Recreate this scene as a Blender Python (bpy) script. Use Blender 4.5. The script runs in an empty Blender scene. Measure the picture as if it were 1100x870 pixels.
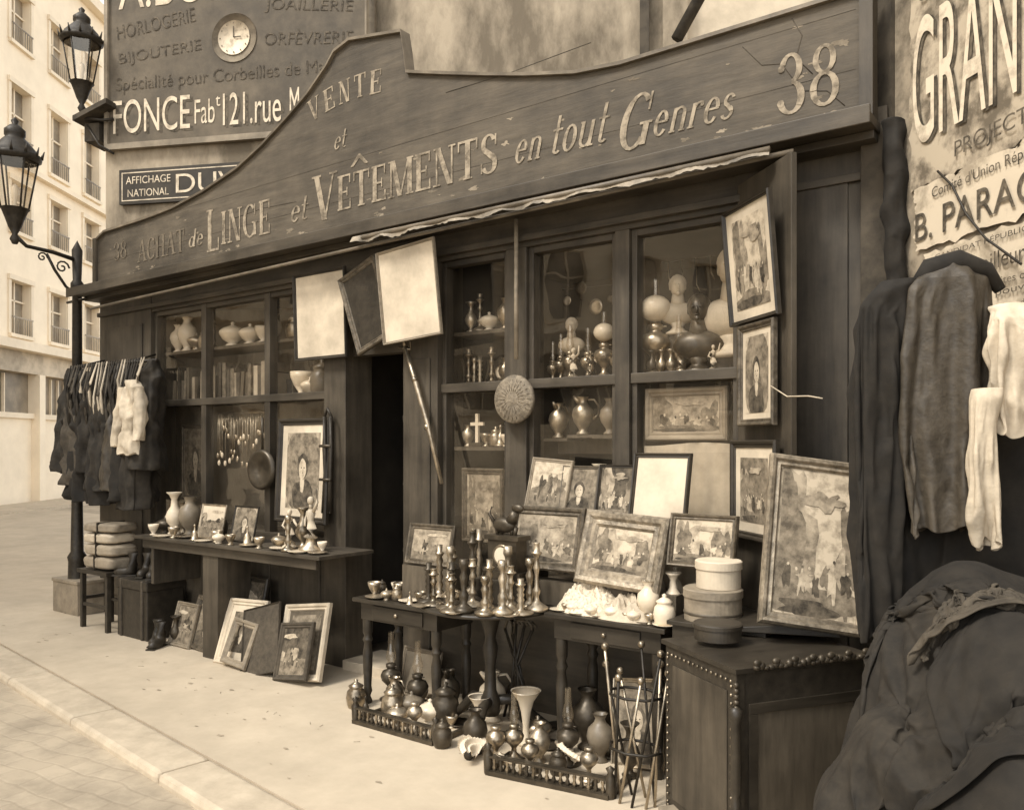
import bpy, math, random
from mathutils import Vector, Matrix, noise
R = random.Random(11)
rad = math.radians
scene = bpy.context.scene
COL = scene.collection

# ------------------------------------------------------------------ materials
def sep(v):
    v = max(0.0, min(1.0, v))
    return (v, v*(0.80+0.07*v), v*(0.55+0.12*v), 1)
MATS = {}
def coords(nt, stretch=(1, 1, 1)):
    N = nt.nodes; L = nt.links
    tc = N.new('ShaderNodeTexCoord'); oi = N.new('ShaderNodeObjectInfo')
    sc = N.new('ShaderNodeVectorMath'); sc.operation = 'SCALE'; sc.inputs['Scale'].default_value = 37.
    cb = N.new('ShaderNodeCombineXYZ')
    for i in range(3): L.new(oi.outputs['Random'], cb.inputs[i])
    L.new(cb.outputs[0], sc.inputs[0])
    ad = N.new('ShaderNodeVectorMath'); ad.operation = 'ADD'
    L.new(tc.outputs['Object'], ad.inputs[0]); L.new(sc.outputs[0], ad.inputs[1])
    mp = N.new('ShaderNodeMapping'); mp.inputs['Scale'].default_value = stretch
    L.new(ad.outputs[0], mp.inputs['Vector'])
    return ad, mp
def mk(name, v, rough=.7, var=.25, scale=6., bump=.15, metal=0., stretch=(1, 1, 1), dirt=.35, dscale=1.2, spec=.4, bdist=.01, detail=8):
    m = bpy.data.materials.new(name); m.use_nodes = True
    nt = m.node_tree; N = nt.nodes; L = nt.links
    b = N['Principled BSDF']
    ad, mp = coords(nt, stretch)
    n = N.new('ShaderNodeTexNoise'); n.inputs['Scale'].default_value = scale; n.inputs['Detail'].default_value = detail
    n.inputs['Roughness'].default_value = .62
    L.new(mp.outputs[0], n.inputs['Vector'])
    r = N.new('ShaderNodeValToRGB')
    r.color_ramp.elements[0].position = .3; r.color_ramp.elements[1].position = .7
    r.color_ramp.elements[0].color = sep(v*(1-var)); r.color_ramp.elements[1].color = sep(v*(1+var))
    L.new(n.outputs['Fac'], r.inputs[0])
    n2 = N.new('ShaderNodeTexNoise'); n2.inputs['Scale'].default_value = dscale; n2.inputs['Detail'].default_value = 8
    n2.inputs['Roughness'].default_value = .65
    L.new(ad.outputs[0], n2.inputs['Vector'])
    r2 = N.new('ShaderNodeValToRGB')
    r2.color_ramp.elements[0].position = .36; r2.color_ramp.elements[1].position = .6
    d = 1-dirt
    r2.color_ramp.elements[0].color = (d, d, d, 1); r2.color_ramp.elements[1].color = (1, 1, 1, 1)
    L.new(n2.outputs['Fac'], r2.inputs[0])
    mx = N.new('ShaderNodeMixRGB'); mx.blend_type = 'MULTIPLY'; mx.inputs[0].default_value = 1
    L.new(r.outputs[0], mx.inputs[1]); L.new(r2.outputs[0], mx.inputs[2])
    L.new(mx.outputs[0], b.inputs['Base Color'])
    rr = N.new('ShaderNodeMapRange'); rr.inputs[3].default_value = max(.03, rough-.12); rr.inputs[4].default_value = min(1, rough+.15)
    L.new(n2.outputs['Fac'], rr.inputs[0]); L.new(rr.outputs[0], b.inputs['Roughness'])
    b.inputs['Metallic'].default_value = metal
    b.inputs['Specular IOR Level'].default_value = spec
    if bump:
        bp = N.new('ShaderNodeBump'); bp.inputs['Strength'].default_value = bump; bp.inputs['Distance'].default_value = bdist
        L.new(n.outputs['Fac'], bp.inputs['Height']); L.new(bp.outputs[0], b.inputs['Normal'])
    MATS[name] = m
    return m
def glassmat(name, tint=.95, ior=1.45, extra=0.0, rough=.0, dust=.1):
    m = bpy.data.materials.new(name); m.use_nodes = True
    nt = m.node_tree; N = nt.nodes; L = nt.links
    N.remove(N['Principled BSDF'])
    o = N['Material Output']
    tr = N.new('ShaderNodeBsdfTransparent')
    tr.inputs[0].default_value = (tint, tint*.98, tint*.95, 1)
    gl = N.new('ShaderNodeBsdfGlossy'); gl.inputs['Roughness'].default_value = rough; gl.inputs[0].default_value = (1, .93, .82, 1)
    fr = N.new('ShaderNodeFresnel')
    ge = N.new('ShaderNodeNewGeometry'); im = N.new('ShaderNodeMapRange')   # thin pane: same reflectance from both sides
    im.inputs[3].default_value = ior; im.inputs[4].default_value = 1/ior
    L.new(ge.outputs['Backfacing'], im.inputs[0]); L.new(im.outputs[0], fr.inputs[0])
    tc = N.new('ShaderNodeTexCoord')
    n = N.new('ShaderNodeTexNoise'); n.inputs['Scale'].default_value = 1.6; n.inputs['Detail'].default_value = 2
    L.new(tc.outputs['Object'], n.inputs['Vector'])
    bp = N.new('ShaderNodeBump'); bp.inputs['Strength'].default_value = .15; bp.inputs['Distance'].default_value = .03
    L.new(n.outputs['Fac'], bp.inputs['Height']); L.new(bp.outputs[0], gl.inputs['Normal'])
    mx = N.new('ShaderNodeMixShader')
    ad = N.new('ShaderNodeMath'); ad.operation = 'ADD'; ad.inputs[1].default_value = extra
    L.new(fr.outputs[0], ad.inputs[0]); L.new(ad.outputs[0], mx.inputs[0])
    L.new(tr.outputs[0], mx.inputs[1]); L.new(gl.outputs[0], mx.inputs[2])
    df = N.new('ShaderNodeBsdfDiffuse'); df.inputs[0].default_value = sep(.55)
    n3 = N.new('ShaderNodeTexNoise'); n3.inputs['Scale'].default_value = 3.; n3.inputs['Detail'].default_value = 7
    L.new(tc.outputs['Object'], n3.inputs['Vector'])
    mr = N.new('ShaderNodeMapRange'); mr.inputs[1].default_value = .4; mr.inputs[2].default_value = .8
    mr.inputs[3].default_value = dust*.1; mr.inputs[4].default_value = dust
    L.new(n3.outputs['Fac'], mr.inputs[0])
    m2 = N.new('ShaderNodeMixShader'); L.new(mr.outputs[0], m2.inputs[0])
    L.new(mx.outputs[0], m2.inputs[1]); L.new(df.outputs[0], m2.inputs[2])
    L.new(m2.outputs[0], o.inputs[0])
    MATS[name] = m
def mixmat(name, va, vb, scale=8, lo=.4, hi=.6, rough=.8, bump=.1, stretch=(1, 1, 1), detail=9, bd=.005):
    m = bpy.data.materials.new(name); m.use_nodes = True
    nt = m.node_tree; N = nt.nodes; L = nt.links; b = N['Principled BSDF']
    ad, mp = coords(nt, stretch)
    n = N.new('ShaderNodeTexNoise'); n.inputs['Scale'].default_value = scale; n.inputs['Detail'].default_value = detail
    n.inputs['Roughness'].default_value = .65
    L.new(mp.outputs[0], n.inputs['Vector'])
    r = N.new('ShaderNodeValToRGB')
    r.color_ramp.elements[0].position = lo; r.color_ramp.elements[1].position = hi
    r.color_ramp.elements[0].color = sep(va); r.color_ramp.elements[1].color = sep(vb)
    L.new(n.outputs['Fac'], r.inputs[0]); L.new(r.outputs[0], b.inputs['Base Color'])
    b.inputs['Roughness'].default_value = rough; b.inputs['Specular IOR Level'].default_value = .3
    bp = N.new('ShaderNodeBump'); bp.inputs['Strength'].default_value = bump; bp.inputs['Distance'].default_value = bd
    L.new(n.outputs['Fac'], bp.inputs['Height']); L.new(bp.outputs[0], b.inputs['Normal'])
    MATS[name] = m

mk('shopwood', .072, .55, .38, 5, .3, stretch=(3, 3, .3), dirt=.5, dscale=2.2)
mk('shopwood_h', .072, .55, .38, 5, .3, stretch=(.3, 3, 3), dirt=.5, dscale=2.2)
mk('board', .104, .7, .26, 9, .35, stretch=(.35, 2, 2.5), dirt=.45, dscale=1.7)
mk('darkwood', .038, .42, .4, 6, .2, stretch=(.5, 3, 3), dirt=.35, dscale=3)
mk('midwood', .10, .5, .35, 7, .2, stretch=(3, 3, .5), dirt=.3)
mk('lightwood', .28, .5, .3, 7, .2, stretch=(.6, 3, 3), dirt=.35, dscale=4)
mk('gilt', .34, .42, .45, 34, .6, metal=.3, dirt=.55, dscale=8)
mk('giltdark', .14, .42, .5, 30, .6, metal=.3, dirt=.5, dscale=8)
mk('brass', .42, .3, .3, 14, .1, metal=.85, dirt=.65, dscale=9)
mk('pewter', .55, .36, .25, 16, .1, metal=.8, dirt=.55, dscale=9)
mk('iron', .035, .5, .4, 30, .3, metal=.3)
mk('bronze', .08, .38, .4, 14, .2, metal=.5)
mk('paper', .60, .8, .10, 3, .08, dirt=.25, dscale=3)
mk('paperold', .42, .8, .12, 5, .05, dirt=.3, dscale=4)
mk('porcelain', .70, .25, .06, 6, .02, dirt=.18)
mk('plasterwhite', .58, .6, .1, 9, .1, dirt=.3, dscale=5)
mk('earthen', .2, .4, .3, 9, .1)
mk('linen', .58, .9, .14, 18, .5, dirt=.35, dscale=5)
mk('clothdark', .030, .9, .45, 14, .5, dirt=.4, dscale=5)
mk('clothblack', .019, .9, .4, 14, .4, dirt=.3, dscale=5)
mk('clothbrown', .066, .55, .3, 30, .5, dirt=.4, dscale=6)
mk('clothgrey', .075, .85, .3, 30, .5, dirt=.35, dscale=5)
mk('straw', .22, .7, .45, 40, .8, dirt=.4, dscale=6)
mk('card', .30, .75, .2, 8, .15, dirt=.35, dscale=5)
mk('leather', .035, .45, .4, 20, .3, dirt=.3)
mk('book', .14, .7, .6, 20, .1)
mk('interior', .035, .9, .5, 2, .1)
mixmat('plaster', .15, .40, 1.7, .38, .60, .9, .9, stretch=(1.2, 1.2, .55), bd=.03, detail=12)
mk('plasterlight', .6, .9, .15, 3, .4, dirt=.3, dscale=1.7)
mk('bldg', .88, .9, .06, 2, .1, dirt=.08, dscale=.3)
mk('bldgtrim', .82, .9, .08, 2, .1, dirt=.10, dscale=.3)
mk('bldgdark', .28, .5, .4, .6, .0)
mk('bldgshop', .55, .7, .3, .6, .0)
mk('pavement', .52, .9, .08, 5, .4, dirt=.15, dscale=.9, bdist=.008)
mk('kerb', .52, .9, .10, 8, .4, dirt=.16, dscale=2)
mk('signpanel', .13, .75, .22, 6, .25, dirt=.4, dscale=2.2)
mk('signdark', .045, .6, .3, 6, .1)
mk('signframe', .28, .7, .3, 6, .1)
mk('zinc', .17, .5, .35, 8, .2, dirt=.5)
mk('zinclight', .30, .6, .4, 14, .2, dirt=.6, dscale=4)
mixmat('letter', .13, .36, 16, .38, .58)
mixmat('letterfaint', .10, .19, 14, .38, .62)
mixmat('letterwhite', .38, .68, 12, .34, .52)
mixmat('lettermid', .12, .22, 10, .3, .6)
mixmat('ink', .045, .16, 20, .4, .65)
mixmat('poster', .34, .60, 5, .36, .5, bump=.5)
mixmat('posterold', .14, .46, 6, .40, .56, bump=.6)
mixmat('posterwall', .10, .34, 4, .4, .6, bump=.9)
mixmat('engraving', .14, .42, 15, .36, .62)
mixmat('engravinglight', .26, .52, 20, .34, .56)
mixmat('painting', .03, .15, 18, .38, .66)
mixmat('paintingmid', .09, .28, 20, .36, .64)
mixmat('soot', .018, .08, 4, .35, .6, bump=.5)
mixmat('stain', .12, .24, 7, .4, .6, bump=.3)
mixmat('scuff', .18, .32, 9, .4, .6, bump=.3)
mixmat('grime', .30, .42, 9, .4, .6, bump=.3)
mixmat('lace', .33, .68, 60, .38, .5, bump=.8)
glassmat('glass', extra=.035, dust=.08)
glassmat('lampglass', .97, 1.5, .05)
def sett():
    m = bpy.data.materials.new('setts'); m.use_nodes = True
    nt = m.node_tree; N = nt.nodes; L = nt.links; b = N['Principled BSDF']
    tc = N.new('ShaderNodeTexCoord'); mp = N.new('ShaderNodeMapping'); mp.inputs['Rotation'].default_value = (0, 0, rad(-7))
    nz = N.new('ShaderNodeTexNoise'); nz.inputs['Scale'].default_value = 3
    L.new(tc.outputs['Object'], nz.inputs['Vector'])
    va = N.new('ShaderNodeVectorMath'); va.operation = 'MULTIPLY_ADD'
    va.inputs[1].default_value = (.12, .12, 0)
    L.new(nz.outputs['Color'], va.inputs[0]); L.new(tc.outputs['Object'], va.inputs[2])
    L.new(va.outputs[0], mp.inputs['Vector'])
    br = N.new('ShaderNodeTexBrick'); br.inputs['Scale'].default_value = 1
    br.inputs['Brick Width'].default_value = .20; br.inputs['Row Height'].default_value = .13
    br.inputs['Mortar Size'].default_value = .014; br.inputs['Mortar Smooth'].default_value = 1
    br.inputs['Color1'].default_value = sep(.43); br.inputs['Color2'].default_value = sep(.48); br.inputs['Mortar'].default_value = sep(.42)
    L.new(mp.outputs[0], br.inputs['Vector'])
    n = N.new('ShaderNodeTexNoise'); n.inputs['Scale'].default_value = 1.6; n.inputs['Detail'].default_value = 10; n.inputs['Roughness'].default_value = .72
    L.new(tc.outputs['Object'], n.inputs['Vector'])
    r = N.new('ShaderNodeValToRGB'); r.color_ramp.elements[0].position = .38; r.color_ramp.elements[1].position = .58
    r.color_ramp.elements[0].color = (.66, .66, .66, 1); r.color_ramp.elements[1].color = (1, 1, 1, 1)
    L.new(n.outputs['Fac'], r.inputs[0])
    mx = N.new('ShaderNodeMixRGB'); mx.blend_type = 'MULTIPLY'; mx.inputs[0].default_value = 1
    L.new(br.outputs['Color'], mx.inputs[1]); L.new(r.outputs[0], mx.inputs[2]); L.new(mx.outputs[0], b.inputs['Base Color'])
    b.inputs['Roughness'].default_value = .85
    bp = N.new('ShaderNodeBump'); bp.inputs['Strength'].default_value = .16; bp.inputs['Distance'].default_value = .012; bp.invert = True
    L.new(br.outputs['Fac'], bp.inputs['Height']); L.new(bp.outputs[0], b.inputs['Normal'])
    MATS['setts'] = m
sett()

# ------------------------------------------------------------------ mesh builder
def empty(name, loc=(0, 0, 0), rz=0):
    e = bpy.data.objects.new(name, None); e.location = loc; e.rotation_euler = (0, 0, rz); e.empty_display_size = .2
    COL.objects.link(e); return e
class MB:
    def __init__(s):
        s.v = []; s.f = []; s.m = []; s.s = []; s.mats = []; s.M = Matrix()
    def mi(s, n):
        if n not in s.mats: s.mats.append(n)
        return s.mats.index(n)
    def add(s, vs, fs, mat, smooth=False):
        o = len(s.v); k = s.mi(mat)
        s.v += [s.M @ Vector(v) for v in vs]
        for f in fs:
            s.f.append([i+o for i in f]); s.m.append(k); s.s.append(smooth)
    def box(s, x0, x1, y0, y1, z0, z1, mat):
        vs = [(x0, y0, z0), (x1, y0, z0), (x1, y1, z0), (x0, y1, z0), (x0, y0, z1), (x1, y0, z1), (x1, y1, z1), (x0, y1, z1)]
        s.add(vs, [(0, 3, 2, 1), (4, 5, 6, 7), (0, 1, 5, 4), (1, 2, 6, 5), (2, 3, 7, 6), (3, 0, 4, 7)], mat)
    def quad(s, a, b, c, d, mat): s.add([a, b, c, d], [(0, 1, 2, 3)], mat)
    def prism(s, poly, y0, y1, mat):
        n = len(poly)
        vs = [(p[0], y0, p[1]) for p in poly]+[(p[0], y1, p[1]) for p in poly]
        fs = [tuple(range(n)), tuple(range(2*n-1, n-1, -1))]+[(i, i+n, (i+1) % n+n, (i+1) % n) for i in range(n)]
        s.add(vs, fs, mat)
    def lathe(s, prof, c, mat, seg=20, k=1, kz=None, smooth=True):
        kz = k if kz is None else kz
        vs = []; fs = []
        for (r, z) in prof:
            for i in range(seg):
                a = 2*math.pi*i/seg
                vs.append((c[0]+max(r, .0005)*k*math.cos(a), c[1]+max(r, .0005)*k*math.sin(a), c[2]+z*kz))
        for j in range(len(prof)-1):
            for i in range(seg):
                i2 = (i+1) % seg
                fs.append((j*seg+i, j*seg+i2, (j+1)*seg+i2, (j+1)*seg+i))
        s.add(vs, fs, mat, smooth)
    def ball(s, c, r, mat, sc=(1, 1, 1), seg=16, rings=10, fn=None):
        vs = []; fs = []
        for j in range(rings+1):
            t = math.pi*j/rings
            for i in range(seg):
                a = 2*math.pi*i/seg
                p = Vector((math.sin(t)*math.cos(a), math.sin(t)*math.sin(a), math.cos(t)))
                q = fn(p) if fn else 1
                vs.append((c[0]+p.x*r*sc[0]*q, c[1]+p.y*r*sc[1]*q, c[2]+p.z*r*sc[2]*q))
        for j in range(rings):
            for i in range(seg):
                i2 = (i+1) % seg
                fs.append((j*seg+i, (j+1)*seg+i, (j+1)*seg+i2, j*seg+i2))
        s.add(vs, fs, mat, True)
    def tube(s, pts, r, mat, seg=8):
        pts = [Vector(p) for p in pts]; n = len(pts)
        rs = r if isinstance(r, (list, tuple)) else [r]*n
        vs = []; fs = []
        up = Vector((0, 0, 1))
        for i, p in enumerate(pts):
            d = (pts[min(i+1, n-1)]-pts[max(i-1, 0)]).normalized()
            u = d.cross(up)
            if u.length < .05: u = d.cross(Vector((1, 0, 0)))
            u.normalize(); w = u.cross(d)
            for k in range(seg):
                a = 2*math.pi*k/seg
                vs.append(p+u*(rs[i]*math.cos(a))+w*(rs[i]*math.sin(a)))
        for i in range(n-1):
            for k in range(seg):
                k2 = (k+1) % seg
                fs.append((i*seg+k, i*seg+k2, (i+1)*seg+k2, (i+1)*seg+k))
        fs.append(tuple(range(seg-1, -1, -1))); fs.append(tuple((n-1)*seg+k for k in range(seg)))
        s.add(vs, fs, mat, True)
    def obj(s, name, parent=None, loc=(0, 0, 0), rot=(0, 0, 0), bevel=0, order='XYZ'):
        me = bpy.data.meshes.new(name)
        me.from_pydata([tuple(v) for v in s.v], [], s.f)
        for n in s.mats: me.materials.append(MATS[n])
        me.polygons.foreach_set('material_index', s.m); me.polygons.foreach_set('use_smooth', s.s)
        me.update()
        o = bpy.data.objects.new(name, me); COL.objects.link(o)
        o.location = loc; o.rotation_euler = rot
        if parent: o.parent = parent
        if bevel:
            b = o.modifiers.new('b', 'BEVEL'); b.width = bevel; b.segments = 2; b.limit_method = 'ANGLE'; b.angle_limit = rad(50)
        return o
def lerp(a, b_, t): return a+(b_-a)*t

# ------------------------------------------------------------------ garments (draped with the cloth solver, kept as plain meshes)
def cloth(b, secs, mat, folds=5, amp=.25, seed=0, n=72, m=60, rz=0, wr=.012, caps=True):
    """hanging cloth: secs = (z, cx, cy, halfwidth, halfdepth)"""
    vs = []; fs = []; c_, s_ = math.cos(rz), math.sin(rz)
    for j in range(m+1):
        t = j/m*(len(secs)-1); k = min(int(t), len(secs)-2); u = t-k; u = u*u*(3-2*u)
        z, cx, cy, hw, hd = [lerp(secs[k][i], secs[k+1][i], u) for i in range(5)]
        tt_ = j/m
        for i in range(n):
            a = 2*math.pi*i/n
            ph = seed+1.2*noise.noise(Vector((tt_*3, seed, 0)))
            g = amp*min(1, .25+tt_*1.2)*(.6*math.sin(folds*a+ph*2)+.4*math.sin((folds*2+1)*a+ph*3+2))
            x = hw*math.copysign(abs(math.cos(a))**.8, math.cos(a))*(1+.12*g); y = hd*math.sin(a)*(1+g)+hd*.5*g
            p = Vector((x*7, y*7, z*5))+Vector((seed*3, 0, 0))
            wv = wr*(1-2*abs(noise.noise(p)))+wr*.5*noise.noise(p*3)
            x += wv*math.cos(a); y += wv*math.sin(a)*1.5
            vs.append((cx+x*c_-y*s_, cy+x*s_+y*c_, z+.01*noise.noise(p*2)+(.03*noise.noise(Vector((math.cos(a)*2, math.sin(a)*2, seed)))*tt_)))
    for j in range(m):
        for i in range(n):
            i2 = (i+1) % n; fs.append((j*n+i, (j+1)*n+i, (j+1)*n+i2, j*n+i2))
    if caps: fs.append(tuple(range(n))); fs.append(tuple(m*n+i for i in range(n-1, -1, -1)))
    b.add(vs, fs, mat, True)
def simulate(o, pin, frames=28, shrink=-.12, bend=.4, stiff=12, selfc=False):
    try:
        vg = o.vertex_groups.new(name='pin')
        for v in o.data.vertices:
            w_ = pin(v.co) if pin else 0
            if w_ > 0: vg.add([v.index], w_, 'REPLACE')
        md = o.modifiers.new('c', 'CLOTH'); s_ = md.settings
        s_.quality = 5; s_.mass = .25; s_.tension_stiffness = stiff; s_.compression_stiffness = stiff; s_.shear_stiffness = 4
        s_.bending_stiffness = bend; s_.tension_damping = 8; s_.compression_damping = 8; s_.air_damping = 2
        s_.shrink_min = shrink; s_.vertex_group_mass = 'pin'
        md.collision_settings.distance_min = .008; md.collision_settings.use_self_collision = selfc; md.collision_settings.collision_quality = 2
        md.point_cache.frame_start = 1; md.point_cache.frame_end = frames
        for f in range(1, frames+1): scene.frame_set(f)
        dg = bpy.context.evaluated_depsgraph_get()
        me = bpy.data.meshes.new_from_object(o.evaluated_get(dg))
        mx = max(v.co.length for v in me.vertices)
        o.modifiers.remove(md); scene.frame_set(1)
        if mx < 20: o.data = me
        else: print('sim blew up', o.name)
        for p in o.data.polygons: p.use_smooth = True
    except Exception as ex:
        print('sim failed', ex)
def finish(o, th=.006):
    s_ = o.modifiers.new('s', 'SOLIDIFY'); s_.thickness = th
    u = o.modifiers.new('u', 'SUBSURF'); u.levels = 1; u.render_levels = 1
PA = rad(36.6)
core = MB()
for (x, y, z, r_, sc) in ((-.40, -1.18, .55, .37, (1, .9, 1.75)), (-.54, -1.58, .3, .30, (1, .9, 1.6)), (-.18, -1.55, .5, .38, (1, .9, 1.5)), (-.16, -2.0, .3, .36, (1, .8, 1.7)), (.2, -1.5, .6, .4, (1, 1, 1.6))):
    core.ball((x, y, z), r_, 'clothblack', sc, 32, 20, lambda p: 1+.12*noise.noise(p*2.2))
co_ = core.obj('bundle'); cm = co_.modifiers.new('col', 'COLLISION')
co_.collision.thickness_outer = .012
pile = empty('clothes_pile'); sheets = []
def sheet(cx, cy, z, sx, sy, rot, mat, seed, n=64):
    b = MB(); vs = []; fs = []
    c_, s_ = math.cos(rot), math.sin(rot)
    for j in range(n+1):
        for i in range(n+1):
            x = (i/n-.5)*sx; y = (j/n-.5)*sy
            vs.append((cx+x*c_-y*s_, cy+x*s_+y*c_, z+.05*noise.noise(Vector((x*5, y*5, seed)))))
    for j in range(n):
        for i in range(n): fs.append((j*(n+1)+i, j*(n+1)+i+1, (j+1)*(n+1)+i+1, (j+1)*(n+1)+i))
    b.add(vs, fs, mat, True); o = b.obj('garment'); simulate(o, None, 34, -.25, .2, 10, False)
    return o
for a in ((-.36, -1.3, 1.28, 1.0, 1.1, .6, 'clothdark', 1), (-.46, -1.66, 1.0, .85, .95, 1.1, 'clothdark', 2), (-.1, -1.78, 1.28, .9, .8, .2, 'clothblack', 3), (-.3, -1.25, 1.5, .5, .8, .9, 'clothblack', 4), (-.34, -1.5, 1.4, .35, .7, 2.2, 'clothgrey', 5)):
    o = sheet(*a); sheets.append(o)
    cc = o.modifiers.new('col', 'COLLISION')
for o in sheets+[co_]:
    for m_ in list(o.modifiers): o.modifiers.remove(m_)
    o.parent = pile
for o in sheets: finish(o)
def coat(name, parts, parent=None):
    e_ = empty(name)
    for (secs, mat, folds, amp, seed, n, m, wr, top) in parts:
        b = MB(); cloth(b, secs, mat, folds, amp, seed, n, m, PA, wr, False); o = b.obj('cloth')
        zt = max(v.co.z for v in o.data.vertices)
        simulate(o, lambda c, zt=zt, top=top: 1.0 if c.z > zt-top else 0, 22, -.12, .3, 14)
        o.parent = e_; finish(o)
    return e_
ct = coat('hanging_coat', [
    ([(2.30, -.52, -1.00, .03, .02), (2.24, -.53, -1.01, .13, .04), (2.0, -.57, -1.03, .17, .06), (1.72, -.60, -1.04, .165, .06), (1.46, -.57, -1.05, .12, .05)], 'clothbrown', 4, .5, 3.3, 84, 70, .02, .10),
    ([(2.24, -.68, -1.08, .05, .03), (2.1, -.74, -1.12, .09, .05), (1.75, -.80, -1.16, .11, .05), (1.4, -.82, -1.18, .09, .05), (1.12, -.81, -1.18, .075, .04)], 'clothblack', 4, .5, 6.1, 64, 76, .02, .10)])
b = MB(); b.tube([(-.63, -1.04, 2.2), (-.58, -1.03, 2.28), (-.5, -1.0, 2.30), (-.42, -.95, 2.27), (-.38, -.92, 2.2)], [.035, .045, .045, .03, .02], 'clothblack', 12); b.obj('collar', ct)
coat('white_shirt', [
    ([(2.14, -.35, -.98, .04, .03), (2.06, -.29, -.99, .13, .045), (1.9, -.25, -1.0, .17, .05), (1.76, -.24, -1.0, .14, .04)], 'linen', 4, .5, 1.3, 72, 50, .025, .06),
    ([(1.84, -.40, -1.10, .03, .02), (1.66, -.42, -1.11, .045, .03), (1.5, -.42, -1.11, .055, .035), (1.38, -.38, -1.10, .07, .03)], 'linen', 3, .6, 2.3, 56, 44, .02, .04)])
coat('shade_backcloth', [([(1.72, -.40, -.76, .36, .04), (1.4, -.42, -.78, .40, .06), (.95, -.46, -.82, .42, .08), (.3, -.5, -.84, .42, .1)], 'clothblack', 6, .5, 12.3, 110, 56, .03, .06)])  # added black cloth, fills in the dark shadow behind coats and pile

# ------------------------------------------------------------------ writing
def facemat(x, y, z, ang):
    c, s_ = math.cos(ang), math.sin(ang)
    return Matrix(((c, 0, s_, x), (s_, 0, -c, y), (0, 1, 0, z), (0, 0, 0, 1)))
def text(parent, s_, x, y, z, ang, w, h, mat, name='lettering', roll=0, shear=0):
    cu = bpy.data.curves.new('t', 'FONT'); cu.body = s_; cu.shear = shear
    ob = bpy.data.objects.new('t', cu); COL.objects.link(ob)
    dg = bpy.context.evaluated_depsgraph_get(); dg.update()
    me = bpy.data.meshes.new_from_object(ob.evaluated_get(dg))
    bpy.data.objects.remove(ob)
    xs = [v.co.x for v in me.vertices]; ys = [v.co.y for v in me.vertices]
    x0, x1, y0, y1 = min(xs), max(xs), min(ys), max(ys)
    for v in me.vertices:
        v.co = Vector(((v.co.x-x0)/(x1-x0)*w, (v.co.y-y0)/(y1-y0)*h, 0))
    me.materials.clear(); me.materials.append(MATS[mat])
    o = bpy.data.objects.new(name, me); COL.objects.link(o)
    o.matrix_world = facemat(x, y, z, ang) @ Matrix.Rotation(roll, 4, 'Z')
    if parent: o.parent = parent
    return o
TT, tt = .17, .055
def st(x0, y0, x1, y1, w): return [(x0-w/2, y0), (x0+w/2, y0), (x1+w/2, y1), (x1-w/2, y1)]
def sf(x, y, w=.3): return [(x-w/2, y), (x+w/2, y), (x+w/2, y+.045), (x-w/2, y+.045)]
def rc(a, b, c, d): return [(a, c), (b, c), (b, d), (a, d)]
def arc(cx, cy, rx, ry, a0, a1, T=TT, t=tt, n=16):
    out = []
    for i in range(n):
        A = rad(a0+(a1-a0)*i/n); B = rad(a0+(a1-a0)*(i+1)/n)
        P = lambda a, q: (cx+(rx-T*q)*math.cos(a), cy+(ry-t*q)*math.sin(a))
        out.append([P(A, 0), P(B, 0), P(B, 1), P(A, 1)])
    return out
U = .955
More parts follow.
